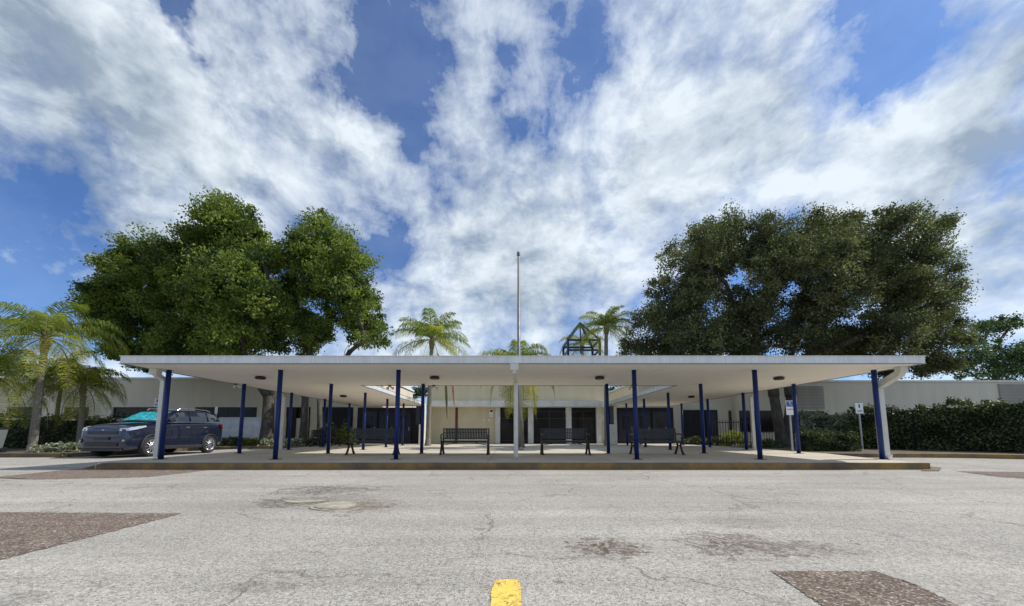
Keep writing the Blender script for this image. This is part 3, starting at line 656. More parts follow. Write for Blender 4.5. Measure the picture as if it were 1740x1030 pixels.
# wall notices
r = empty('wall_sign', (X(835), Yw-.03, Z(708)), 'small white notice on the cream wall left of the glazing', 'sign')
MB().box(-.14, .14, 0, .02, -.02, .52).build('plate', 'signw', r); MB().box(-.09, .09, -.006, -.001, .30, .44).build('print', 'signk', r); MB().box(-.09, .09, -.006, -.001, .08, .1).build('print', 'signk', r)
for px in (823, 831):
    MB().box(-.05, .05, 0, .02, 0, .13).build('number_plate', 'signw', None, loc=(X(px), Yw-.025, Z(716)))
    o = bpy.context.scene.collection.objects[-1]; tag(o, 'tiny white tile on the cream wall, %s of the two below the notice' % ('left' if px == 823 else 'right'), 'wall tile', 'tiny white wall tiles')
# ------------------------------------------------------------------ steel bell-tower frame
Yt = 30.0
bt = empty('steel_tower', (X(989, Yt), Yt, 0), 'open navy steel tower frame with pyramid top beside the right palm', 'tower')
hw = 1.28; ze = at(989, 583, Yt).z; za = at(989, 549, Yt).z; zm = at(989, 601, Yt).z
for sx_ in (-1, 1):
    for sy_ in (-1, 1):
        MB().box(sx_*hw-.09, sx_*hw+.09, sy_*hw-.09, sy_*hw+.09, 0, ze).build('column', 'towersteel', bt)
        MB().tube([(sx_*hw, sy_*hw, ze-.02), (0, 0, za)], .08, 4, sq=True).build('rafter', 'towersteel', bt)
for zq in (ze-.08, zm):
    for s_ in (-1, 1):
        MB().box(-hw+.091, hw-.091, s_*hw-.07, s_*hw+.07, zq-.07, zq+.07).build('beam', 'towersteel', bt)
        MB().box(s_*hw-.069, s_*hw+.069, -hw+.091, hw-.091, zq-.07, zq+.07).build('beam', 'towersteel', bt)
MB().tube([(0, 0, zm), (0, 0, za-.1)], .06, 8).build('king_post', 'towersteel', bt)
# ------------------------------------------------------------------ signs
def disc_sign(px, py_t, py_b, Y, w, h, label, kind, zb):
    p = at(px, py_t, Y); r = empty('parking_sign', (p.x, Y, zb), label, 'sign', 'small signs on thin posts')
    H_ = p.z-zb
    MB().box(-.03, .03, 0, .04, 0, H_-.01).build('post', 'galv', r)
    pl_ = MB().box(-w/2, w/2, -.012, -.002, H_-h, H_).build('plate', 'signw', r, bevel=.006)
    if kind == 'arrow':
        MB().box(-.03, .03, -.018, -.013, H_-h*.45, H_-h*.12).build('symbol', 'signk', pl_); MB().box(-w*.3, w*.3, -.018, -.013, H_-h*.8, H_-h*.72).build('symbol', 'signk', pl_)
    if kind == 'blue':
        MB().box(-w/2+.02, w/2-.02, -.018, -.013, H_-h*.42, H_-.02).build('symbol', 'signb', pl_)
        MB().box(-w/2+.04, w/2-.04, -.018, -.013, H_-h*.62, H_-h*.58).build('symbol', 'signk', pl_)
        MB().cyl((0, -.020, H_-h*.13), (0, 1, 0), .025, .004, 12).build('symbol', 'signw', pl_)
        MB().tube([(0, -.02, H_-h*.18), (0, -.02, H_-h*.28), (.05, -.02, H_-h*.28), (.07, -.02, H_-h*.36)], .01, 5).build('symbol', 'signw', pl_)
    return r
disc_sign(1459, 685, 703, 15.8, .34, .46, 'white sign with dark symbol on thin post before the right hedge', 'arrow', .1)
disc_sign(1341, 681, 706, 13.9, .30, .55, 'white and blue accessible parking sign on post beside the right tree', 'blue', .1)
disc_sign(268, 677, 692, 19.0, .32, .45, 'small pale sign rising just above the dark SUV roof', 'arrow', .1)
for px, lb in ((101, 'narrow white post sign between the left palm trunks'), (189, 'narrow white post sign left of the dark SUV windscreen'), (368, 'narrow white post sign behind the SUV tail')):
    disc_sign(px, 691, 704, 20.5, .16, .42, lb, 'plain', .1)
# ------------------------------------------------------------------ bin, manhole
r = empty('wheelie_bin', (X(-14, 13.6), 13.6, .12), 'grey lidded refuse bin at the left edge on the kerb bed', 'bin')
MB().loft([[(-.24*s, -.26*s, z), (.24*s, -.26*s, z), (.26*s, .28*s, z), (-.26*s, .28*s, z)] for s, z in ((.85, 0), (1.0, .5), (1.12, .88))]).build('body', 'bin', r, bevel=.02)
MB().box(-.32, .32, -.34, .36, .885, .93).build('lid', 'dark', r, bevel=.015)
for s_ in (-1, 1): MB().cyl((s_*.27, .26, .1), (1, 0, 0), .1, .05, 20).build('wheel', 'black', r)
MB().box(-.03, .03, -.33, -.3, .3, .72).build('label_strip', 'signw', r)
p = gnd(567, 860); r = empty('manhole_cover', (p.x, p.y, 0), 'pale round manhole cover set in stained asphalt left of centre', 'manhole cover')
MB().cyl((0, 0, .004), (0, 0, 1), .25, .012, 36).build('collar', 'ironw', r); MB().cyl((0, 0, .012), (0, 0, 1), .20, .012, 36).build('lid', 'ironw', r)
p = gnd(516, 852); struct(MB().add([(p.x+.26*math.cos(t)*(1+.15*math.sin(3*t)), p.y+.11*math.sin(t), .005) for t in np.linspace(0, 6.28, 24)[:-1]], [tuple(range(23))]).build('concrete_patch', 'ironw'))
# ------------------------------------------------------------------ vegetation
def crown_pts(blobs_, sub=34, per=120, cr=.42, flat=.75):
    C, T = [], []
    for (c, r) in blobs_:
        n = max(6, int(sub*(r/2.0)**2))
        d = RNG.normal(size=(n, 3)); d /= np.linalg.norm(d, axis=1)[:, None]
        rad = r*RNG.uniform(.2, 1.0, n)**.5*RNG.uniform(.72, .95, n)*np.where(RNG.uniform(0, 1, n) < .16, 1.22, 1.0)
        cc = np.array(c)+d*rad[:, None]*np.array([1, 1, .92])
        tc = RNG.uniform(.0, .95, n)
        for q, tt in zip(cc, tc):
            m_ = int(per*RNG.uniform(.6, 1.4)); k = cr*RNG.uniform(.6, 1.5)
            pts = q+np.clip(RNG.normal(size=(m_, 3)), -1.9, 1.9)*k*np.array([.62, .62, .62*flat])
            C.append(pts); T.append(tt+RNG.normal(0, .13, m_))
    return np.concatenate(C), np.concatenate(T)
def limb(mb, a, b, r0, r1, wob=.25, n=6):
    a = Vector(a); b = Vector(b); pts = []; L = (b-a).length
    for i in range(n+1):
        t = i/n; q = a.lerp(b, t); q.z += math.sin(t*math.pi)*L*.06
        if 0 < i < n: q += Vector([random.gauss(0, wob*L*.06) for _ in range(3)])
        pts.append(q)
    mb.tube(pts, [r0+(r1-r0)*i/n for i in range(n+1)], 8); return pts
def tree(name, base_px, Y, blob_px, label, cat, mt, tr=.35, fork=2.6, leaf=.2, sub=34, per=110, cr=.42, dj=2.2, group=None, trunks=None, basez=.12, lr=1.0):
    bx = (base_px-CX)/FPX*Y; root = empty(name, (bx, Y, basez), label, cat, group)
    B = []
    for (px, py, r) in blob_px:
        dy = random.uniform(-dj, dj); c = at(px, py, Y+dy); B.append((Vector((c.x-bx, c.y-Y, c.z-basez)), r/FPX*(Y+dy)))
        if r > 35:
            dy2 = dy+random.choice((-1, 1))*r/FPX*Y*.9; c = at(px+random.uniform(-12, 12), py+10, Y+dy2); B.append((Vector((c.x-bx, c.y-Y, c.z-basez)), r/FPX*(Y)*.85))
    mb = MB(); forks = []
    for (ox, lean, rr) in (trunks or [(0, 0, tr)]):
        f = Vector((ox+lean, 0, fork)); pts = [Vector((ox, 0, -.1)), Vector((ox, 0, .15)), Vector((ox+lean*.3, .05, fork*.45)), f]
        mb.tube(pts, [rr*1.5, rr*1.12, rr*.95, rr*.85], 14); forks.append((f, rr))
    N_ = [dict(p=f, par=None, L=0.0, n=0) for f, rr in forks]
    for c, r in sorted(B, key=lambda q: min((q[0]-f).length for f, _ in forks)):
        par = min(range(len(N_)), key=lambda k: (N_[k]['p']-c).length+.45*N_[k]['L'] + (3 if N_[k]['p'].z > c.z+1.5 else 0) + (6 if (c.z-N_[k]['p'].z) < .45*math.hypot(c.x-N_[k]['p'].x, c.y-N_[k]['p'].y) and N_[k]['L'] < 3 else 0))
        a = N_[par]['p']; d = (c-a); last = par
        for k in range(1, 5):
            t = k/4; q = a.lerp(c, t)+Vector((0, 0, math.sin(t*math.pi)*d.length*.05))
            if k < 4: q += Vector([random.gauss(0, d.length*.035) for _ in range(3)])
            N_.append(dict(p=q, par=last, L=N_[last]['L']+d.length/4, n=0)); last = len(N_)-1
        z_ = last
        while z_ is not None: N_[z_]['n'] += 1; z_ = N_[z_]['par']
        for k in range(5):
            dd = Vector([random.gauss(0, 1) for _ in range(3)]).normalized(); dd.z = abs(dd.z)*.6
            limb(mb, N_[last-random.randint(0, 2)]['p'], c+dd*r*.9, .028, .007, n=4)
    for q in N_:
        if q['par'] is not None:
            pp = N_[q['par']]; ra = min(forks[0][1]*.8, .052*lr*pp['n']**.5); rb = .052*lr*q['n']**.5
            if pp['n'] == 0: ra = rb
            mb.tube([pp['p'], q['p']], [max(ra, rb) if pp['par'] is None else ra if pp['n'] < q['n']*2.5 else rb*1.2, rb], 8)
    mb.build('trunk', 'bark', root, smooth=True)
    pts, T = crown_pts([(tuple(c), r) for c, r in B], sub, per, cr)
    leafmesh('crown', pts, leaf, mt, root, T, up=.2)
    return root
tree('shade_tree', 455, 21, [(245, 425, 42), (215, 455, 45), (275, 450, 45), (185, 505, 48), (240, 505, 60), (160, 505, 18), (178, 545, 36), (380, 368, 42), (350, 395, 48), (415, 395, 48), (385, 345, 24), (310, 415, 34), (325, 470, 62), (395, 470, 70), (445, 430, 45),
      (330, 540, 75), (410, 550, 75), (455, 510, 40), (235, 570, 55), (290, 590, 50), (200, 590, 35), (225, 625, 18), (370, 590, 45)],
     'tall broad dense green tree with a peaked crown, behind the SUV', 'tree', 'leafA', .34, 2.9, .165, 52, 140, .36, 2.0, 'shade trees around the courtyard')
tree('shade_tree', 517, 21.5, [(550, 392, 36), (545, 420, 50), (510, 425, 38), (595, 430, 42), (555, 475, 62), (605, 495, 45), (625, 540, 40), (640, 570, 24), (500, 490, 45), (505, 545, 35), (545, 545, 35), (615, 580, 22), (590, 540, 35), (520, 590, 24), (482, 540, 38), (530, 560, 36), (475, 580, 26)],
     'rounded green tree crown left of the left palm, joined to the taller tree', 'tree', 'leafA', .24, 2.9, .165, 50, 135, .36, 1.6, 'shade trees around the courtyard', trunks=[(0, .0, .22), (.95, -.1, .15)])
tree('oak_tree', 1330, 19.5, [(1195, 405, 42), (1150, 440, 34), (1240, 388, 40), (1130, 490, 34), (1540, 470, 45), (1480, 440, 45), (1170, 510, 40), (1225, 430, 45), (1300, 385, 36), (1290, 430, 45), (1375, 385, 38), (1360, 430, 48), (1440, 380, 36), (1500, 375, 32), (1450, 425, 48), (1545, 375, 36), (1585, 392, 26), (1606, 378, 8), (1560, 425, 48),
      (1600, 455, 32), (1620, 490, 22), (1590, 510, 45), (1600, 560, 42), (1580, 605, 38), (1520, 490, 55), (1440, 490, 52), (1370, 500, 45), (1300, 490, 34), (1180, 480, 40), (1240, 500, 34), (1130, 530, 38), (1100, 545, 34), (1085, 585, 28), (1150, 575, 38), (1220, 560, 45), (1290, 575, 32), (1480, 560, 55), (1540, 560, 48), (1410, 580, 40), (1350, 590, 30), (1575, 628, 14), (1340, 560, 30), (1160, 540, 46), (1200, 590, 42), (1255, 545, 48), (1115, 592, 38), (1290, 520, 45), (1330, 440, 55), (1400, 430, 55), (1210, 450, 50), (1060, 590, 18), (1270, 595, 40), (1440, 600, 45), (1380, 550, 50), (1500, 610, 40)],
     'very wide grey green live oak spreading over the right half of the canopy', 'tree', 'leafC', .40, 2.7, .125, 66, 140, .33, 1.9, 'shade trees around the courtyard', trunks=[(-.12, -.28, .27), (.22, .30, .25)], lr=.75)
tree('leafy_tree', 1690, 34, [(1690, 550, 22), (1665, 570, 26), (1715, 555, 20), (1650, 600, 26), (1690, 600, 30), (1730, 590, 20), (1760, 610, 30), (1640, 630, 22), (1700, 635, 28), (1740, 640, 24)],
     'darker layered tree beyond the building at the right edge', 'tree', 'leafD', .4, 5, .24, 26, 110, .5, 2.0, 'trees beyond the school')
tree('leafy_tree', 1052, 38, [(1045, 664, 12), (1060, 660, 12), (1035, 675, 10)], 'small dark tree seen over the roof right of the courtyard', 'tree', 'leafD', .2, 2.5, .25, 12, 60, .4, .5, 'trees beyond the school')
tree('leafy_tree', 700, 38, [(712, 668, 12), (722, 664, 9), (700, 676, 10)], 'small dark tree seen over the roof left of the courtyard', 'tree', 'leafD', .2, 2.5, .25, 12, 60, .4, .5, 'trees beyond the school')
def palm(base_px, Y, crown_px, crown_py, L, nf, label, mt='palm', tr=.14, droop=1.0, seed=1, basez=.15, e_lo=-.5, group='queen palms'):
    rnd = random.Random(seed); bx = (base_px-CX)/FPX*Y; root = empty('palm_tree', (bx, Y, basez), label, 'palm tree', group)
    c = at(crown_px, crown_py, Y); top = Vector((c.x-bx, 0, c.z-basez)); mb = MB(); n = 26
    pts = [Vector((top.x*(i/n)**1.5, 0, -.05+(top.z+.05)*i/n)) for i in range(n+1)]
    mb.tube(pts, [tr*(1.5 if i == 0 else 1.18 if i == 1 else 1.0)*(1-.28*i/n)*(1.03 if i % 2 else .98) for i in range(n+1)], 12); mb.build('trunk', 'palmbark', root)
    MB().tube([top-Vector((0, 0, .5*L/2.5)), top-Vector((0, 0, .2)), top+Vector((0, 0, .25*L/2.5))], [tr*.85, tr*1.25, tr*.35], 10).build('crown_shaft', 'shaft', root)
    V, F, T = [], [], []; rach = MB()
    for k in range(nf):
        az = 2*math.pi*k*.382+rnd.uniform(-.2, .2); el = 1.45-(1.45-e_lo)*(k/(nf-1))**.9+rnd.uniform(-.1, .1); l = L*rnd.uniform(.85, 1.1)*(.85 if el > 1.0 else 1)
        h = Vector((math.cos(az), math.sin(az), 0)); p = top.copy(); seg = 16; an = el; pl_ = [p.copy()]
        for i in range(seg):
            an -= droop*(.055+.10*(i/seg)*(1.2 if el > .3 else .7)); an = max(an, -1.5)
            p = p+(h*math.cos(an)+Vector((0, 0, 1))*math.sin(an))*(l/seg); pl_.append(p.copy())
        rach.tube(pl_, [.022*(1-.85*i/seg) for i in range(seg+1)], 5)
        side = Vector((-h.y, h.x, 0)); NL = 78; age = rnd.uniform(0, 1)*.5+(.45 if el < 0 else 0)
        for j in range(NL):
            t = .12+.87*j/NL; u = t*seg; i0 = int(u); q = pl_[i0].lerp(pl_[min(i0+1, seg)], u-i0); tg = (pl_[min(i0+1, seg)]-pl_[i0]).normalized()
            ll = L*.25*math.sin(math.pi*min(1, .18+t*.86))**.6*rnd.uniform(.8, 1.15)
            for s_ in (-1, 1):
                d = (side*s_*rnd.uniform(.65, 1.0)+tg*rnd.uniform(.3, .6)+Vector((0, 0, rnd.uniform(-.15, .5)))).normalized()
                d2 = (d*.5+Vector((0, 0, -1))*rnd.uniform(.5, 1.0)).normalized()
                w = tg*.011*(L/2.5)+Vector((0, 0, .006)); a0 = q; a1 = q+d*ll*.5; a2 = a1+d2*ll*.55; b = len(V)
                V += [tuple(a0-w*.6), tuple(a0+w*.6), tuple(a1+w), tuple(a1-w), tuple(a2)]; F += [(b, b+1, b+2, b+3), (b+3, b+2, b+4)]; tt = age+rnd.uniform(-.2, .3); T += [tt, tt]
    rach.build('frond_stems', 'shaft', root)
    me = bpy.data.meshes.new('crown'); me.from_pydata(V, [], F); me.attributes.new('tint', 'FLOAT', 'FACE').data.foreach_set('value', np.clip(T, 0, 1).astype('f4'))
    me.materials.append(M[mt]); o = bpy.data.objects.new('crown', me); COL.objects.link(o); o.parent = root
    return root
pm = palm(728, 20.3, 734, 577, 2.9, 22, 'feathery palm rising above the canopy between the left tree and flagpole', seed=3, e_lo=-.25, droop=.85)
for px, y0, y1, mt_ in ((757, 640, 712, 'shaft'), (769, 640, 690, 'drystalk')):
    a_ = at(px, y0, 20.0)-Vector(pm.location); b_ = at(px+3, y1, 20.0)-Vector(pm.location); c_ = at(742, 600, 20.2)-Vector(pm.location)
    MB().tube([c_, c_.lerp(a_, .5)+Vector((.05, 0, .15)), a_, a_.lerp(b_, .5), b_], [.02, .03, .06, .07, .02], 6).build('hanging_stalk', mt_, pm)
palm(1030, 20.3, 1030, 556, 2.15, 22, 'feathery palm rising above the canopy beside the navy steel tower', seed=5, e_lo=-.4, droop=.9)
palm(887, 17.5, 880, 622, 2.8, 26, 'short palm with yellow drooping fronds directly behind the flagpole', 'palmy', .11, 1.3, 9, e_lo=-1.0)
palm(990, 32.5, 990, 585, 2.8, 18, 'small palm crown seen through the navy steel tower frame', 'palm', .14, 1.1, 12, basez=0)
palm(62, 15.0, 78, 574, 3.2, 24, 'largest feathery palm at the left, upright pale trunk', 'palm', .135, 1.25, 21, basez=.1)
palm(140, 16.6, 142, 655, 2.4, 20, 'short palm with hanging yellow fronds beside the SUV hood', 'palmy', .11, 1.3, 22, basez=.1)
palm(96, 18.0, 106, 640, 2.5, 16, 'slender middle palm between the two brighter left palms', 'palm', .09, 1.1, 23, basez=.1)
palm(-18, 14.6, -14, 640, 2.8, 22, 'palm cut off by the left edge with fronds hanging low', 'palm', .13, 1.25, 24, basez=.1)
def bush(x, y, rx, ry, h, label, mt, name='shrub', n=2600, leaf=.11, group=None, z=.12, cat='shrub'):
    r = empty(name, (x, y, z), label, cat, group)
    d = RNG.normal(size=(n, 3)); d /= np.linalg.norm(d, axis=1)[:, None]; d[:, 2] = np.abs(d[:, 2])
    bumps = 1+.16*np.sin(d[:, 0]*7+x)*np.cos(d[:, 1]*6)+.12*np.sin(d[:, 2]*9+y)
    pts = d*(RNG.uniform(.55, 1.05, n)*bumps)[:, None]*np.array([rx, ry, h]); pts[:, 2] = np.maximum(pts[:, 2], .01)
    leafmesh('foliage', pts, leaf, mt, r, np.clip(RNG.normal(.4, .28, n), 0, 1), up=.5)
    s = MB()
    for k in range(7):
        a_ = random.uniform(0, 6.28); s.tube([(0, 0, 0), (math.cos(a_)*rx*.4, math.sin(a_)*ry*.4, h*.5), (math.cos(a_)*rx*.7, math.sin(a_)*ry*.7, h*.8)], [.02, .014, .006], 5)
    s.build('stems', 'bark', r); return r
def hedge(pts, w, h0, h1, label, mt, n, leaf=.10, name='hedge'):
    pts = [Vector(p) for p in pts]; L = [(pts[i+1]-pts[i]).length for i in range(len(pts)-1)]; tot = sum(L); r = empty(name, (pts[0].x, pts[0].y, .12), label, 'hedge')
    out = []
    u = RNG.uniform(0, tot, n); side = RNG.choice(3, n, p=[.6, .3, .1]); rr = RNG.uniform(0, 1, n)
    for k in range(n):
        s_ = u[k]; i = 0
        while i < len(L)-1 and s_ > L[i]: s_ -= L[i]; i += 1
        d = (pts[i+1]-pts[i]).normalized(); nr = Vector((-d.y, d.x)); q = pts[i]+d*s_; H_ = (h0+(h1-h0)*u[k]/tot)*(1+.07*math.sin(u[k]*2.3)+.05*math.sin(u[k]*6.1)+.03*math.sin(u[k]*14))
        if side[k] == 0: off = -w/2*(1+.12*math.sin(u[k]*3+rr[k]*9))+RNG.uniform(-.07, .1); z = H_*rr[k]
        elif side[k] == 1: off = (rr[k]-.5)*w; z = H_+abs(RNG.normal(0, .10))-.03
        else: off = (rr[k]-.5)*w; z = H_*RNG.uniform(0, 1)
        q2 = q+nr*off; out.append((q2.x-pts[0].x, q2.y-pts[0].y, z))
    out = np.array(out); leafmesh('foliage', out, leaf, mt, r, np.clip(RNG.normal(.36, .25, n)+.3*np.sin(out[:, 0]*4.1+out[:, 1]*3)*np.sin(out[:, 2]*5+out[:, 1]*2), 0, 1), up=.4)
    a_ = []
    for i, p in enumerate(pts):
        d = (pts[min(i+1, len(pts)-1)]-pts[max(i-1, 0)]).normalized(); nr = Vector((-d.y, d.x)); H_ = (h0+(h1-h0)*i/(len(pts)-1))*.93
        p = p+(d*.35 if i == 0 else -d*.35 if i == len(pts)-1 else d*0); A = p-nr*w*.38-pts[0]; B_ = p+nr*w*.38-pts[0]; a_.append([(A.x, A.y, 0), (A.x, A.y, H_), (B_.x, B_.y, H_), (B_.x, B_.y, 0)])
    MB().loft(a_).build('branches', 'hcore', r); return r
hedge([(17.2, 18.2), (18.2, 16.2), (19.8, 13.9), (22, 12.6), (32, 11.6)], 1.3, 1.70, 2.3, 'long clipped dark green hedge along the right kerb', 'hedge', 34000, .11)
hedge([(15.3, 19.6), (18.0, 19.2)], 1.0, 1.55, 1.6, 'pale flecked hedge under the slatted panel right of the oak trunk', 'varieg', 6500, .12)
hedge([(X(1354, 15.0), 15.1), (X(1440, 15.0), 15.0)], .9, .66, .64, 'low flat clipped hedge below the pale flecked hedge', 'hedge', 4200, .08)
bush(gnd(1425, 760, .12).x+.2, 17.6, .7, .6, 1.9, 'yellow green bushy shrub left of the white sign post', 'palmy', n=2200, group='garden shrubs')
hedge([(gnd(-140, 760, .12).x, 17.6), (-18.5, 18.0), (-16.0, 18.4)], 1.1, 1.5, 1.35, 'dark shrub hedge behind the left palm trunks', 'hedge', 9000, .12)
for px, Y, rx, h, lb in ((108, 14.2, .45, .38, 'low pale leaved plant on the left bed nearest the big palm trunk'), (125, 14.3, .4, .36, 'low pale leaved plant on the left bed, middle one'), (143, 14.6, .42, .40, 'low pale leaved plant nearest the SUV front bumper'), (82, 14.0, .4, .28, 'low pale leaved plant right at the foot of the big palm')):
    bush(X(px, Y), Y, rx, .35, h, lb, 'varieg', 'bedding_plant', 620, .11, 'low pale plants on the left bed', cat='plant')
for px, Y, rx, h, mt, lb in ((398, 20.9, .7, .55, 'hedge', 'low green shrub behind the SUV tail'), (427, 21.2, .6, .5, 'palmy', 'low yellow green shrub left of the tall tree trunk'), (462, 20.6, .55, .42, 'varieg', 'pale flowering low plant at the tall tree trunk'),
        (505, 20.5, .6, .45, 'varieg', 'pale low plant between the left downspout and forked trunk'), (530, 21, .7, .5, 'hedge', 'green low shrub right of the forked trunk'), (560, 22.3, 1.0, 1.5, 'hedge', 'tall dark shrub at the far end of the left wing'), (590, 22.8, .8, 1.3, 'palmy', 'yellow green shrub at the far end of the left wing')):
    bush(X(px, Y), Y, rx, .5, h, lb, mt, n=1300, group='garden shrubs')
for px, Y, rx, h, mt, lb in ((1180, 22.5, .8, .55, 'hedge', 'low dark shrub in front of the dark right doorway'), (1215, 21.8, .8, .6, 'hedge', 'low dark shrub between the doorway and brown pier'), (1245, 21.0, .8, .95, 'palmy', 'yellow green shrub left of the right downspout'), (1300, 18.6, .8, .4, 'hedge', 'low green shrub at the foot of the oak trunk')):
    bush(X(px, Y), Y, rx, .5, h, lb, mt, n=1300, group='garden shrubs')
# dark picket fence behind the right beds
fe = empty('picket_fence', (11.2, 20.2, .12), 'black metal picket fence behind the shrubs right of the canopy', 'fence')
m1 = MB(); m1.box(0, 9, -.02, .02, 1.3, 1.34); m1.box(0, 9, -.02, .02, .2, .24); m1.build('rails', 'black', fe)
m1 = MB()
for i in range(60): m1.box(i*.15, i*.15+.02, -.045, -.0205, .02, 1.45)
m1.build('pickets', 'black', fe)
# ------------------------------------------------------------------ the parked SUV (front towards -Y)
def paintmat():
    m, t = new_mat('dark blue car paint'); o = t.obj()
    b = t.n('ShaderNodeBsdfPrincipled', {'Base Color': (.020, .029, .062, 1), 'Roughness': .16, 'Metallic': .5, 'Coat Weight': 1.0, 'Coat Roughness': .04}); t.out(b.outputs[0]); return m
M['car'] = paintmat()
M['cglass'] = simple('car glass', (.02, .024, .028), .03, var=.1, spec=.9)
M['shade'] = simple('turquoise sunshade', (.04, .46, .52), .25, .3, var=.7, scale=11, dirt=(.006, .03, .04))  # dark blotches put into the colour imitate the shading of crumples
M['chrome'] = simple('wheel alloy', (.55, .56, .58), .28, .85, var=.05)
M['rubber'] = simple('tyre rubber', (.02, .02, .02), .85)
M['lamp'] = simple('headlamp lens', (.62, .66, .70), .08, .5, var=.2, scale=14)
M['red'] = simple('tail lamp', (.25, .01, .01), .15)
M['plastic'] = simple('black cladding', (.022, .022, .024), .6)
car = empty('parked_suv', (-13.88, 14.47, .0), 'dark blue SUV parked facing the road beside the canopy, turquoise windscreen shade', 'car')
K = 1.07; Wd = .925
def cy(y): return y
# stations: y, z bottom, z shoulder, z top centre, half width, nose rounding factor of top width
st = [(-2.20, .38, .78, .90, .66, .8), (-2.17, .27, .86, 1.02, .78, .86), (-2.06, .23, .92, 1.08, .86, .86), (-1.85, .22, .98, 1.12, .90, .86), (-1.5, .22, 1.02, 1.16, .92, .88), (-1.0, .22, 1.07, 1.215, .925, .9), (-.6, .22, 1.11, 1.215, .93, .92),
      (.0, .22, 1.14, 1.20, .93, .93), (.8, .22, 1.17, 1.22, .93, .93), (1.4, .23, 1.20, 1.25, .925, .92), (1.9, .25, 1.22, 1.26, .90, .9), (2.12, .30, 1.18, 1.22, .85, .88), (2.2, .42, 1.06, 1.10, .76, .86)]
rings = []
for y, zb, zs, ztp, w, tw in st:
    h_ = zs-zb
    half = [(0, zb), (w*.80, zb), (w*.955, zb+.06), (w*.985, zb+h_*.30), (w*1.0, zb+h_*.58), (w*.985, zb+h_*.82), (w*.955, zs), (w*tw, zs+(ztp-zs)*.45), (w*.5, ztp-.012), (0, ztp)]
    rings.append([(x, y, z) for x, z in half]+[(-x, y, z) for x, z in reversed(half[1:-1])])
body = MB().loft(rings).build('body', 'car', car, smooth=True, subsurf=2)
# wheel wells cut from the body
cut = MB()
WY = (-1.34, 1.33)
for wy in WY:
    for s_ in (-1, 1): cut.cyl((s_*.86, wy, .345), (1, 0, 0), .40, .44, 40)
co = cut.build('cutter', 'plastic')
bo = body.modifiers.new('b', 'BOOLEAN'); bo.operation = 'DIFFERENCE'; bo.object = co; bo.solver = 'EXACT'
bpy.context.view_layer.update()
dg = bpy.context.evaluated_depsgraph_get(); nm_ = bpy.data.meshes.new_from_object(body.evaluated_get(dg)); body.modifiers.clear(); body.data = nm_
nm_.polygons.foreach_set('use_smooth', [True]*len(nm_.polygons))
bpy.data.objects.remove(co, do_unlink=True)
es = body.modifiers.new('split', 'EDGE_SPLIT'); es.split_angle = math.radians(40)
# greenhouse
gs = [(-1.08, 1.16, 1.175, .80, .78), (-.70, 1.17, 1.40, .83, .72), (-.22, 1.17, 1.63, .85, .67), (.15, 1.18, 1.69, .86, .66), (.8, 1.19, 1.705, .86, .66), (1.4, 1.20, 1.675, .85, .65), (1.85, 1.22, 1.60, .82, .63), (2.04, 1.23, 1.46, .78, .62), (2.14, 1.23, 1.29, .74, .64)]
def gring(y, zb, zt_, wb, wt, o=0):
    h_ = zt_-zb
    half = [(0, zb), (wb+o, zb), (wb-(wb-wt)*.45+o, zb+h_*.5), (wt+.015+o, zb+h_*.88), (wt-.09, zt_-.015+o), (wt*.5, zt_+o), (0, zt_+.008+o)]
    return [(x, y, z) for x, z in half]+[(-x, y, z) for x, z in reversed(half[1:-1])]
MB().loft([gring(*g_) for g_ in gs]).build('cabin', 'car', car, smooth=True, subsurf=1)
def gs_at(y):
    for a_, b_ in zip(gs, gs[1:]):
        if a_[0] <= y <= b_[0]:
            t = (y-a_[0])/(b_[0]-a_[0]); return [a_[i]+(b_[i]-a_[i])*t for i in range(1, 5)]
def side_pt(y, f, s_, off=.012):
    zb, zt_, wb, wt = gs_at(y); h_ = zt_-zb; z = zb+h_*f
    w = wb-(wb-wt)*.9*f if f < .5 else wb-(wb-wt)*.45+((wt+.015)-(wb-(wb-wt)*.45))*(f-.5)/.38
    return (s_*(w+off), y, z)
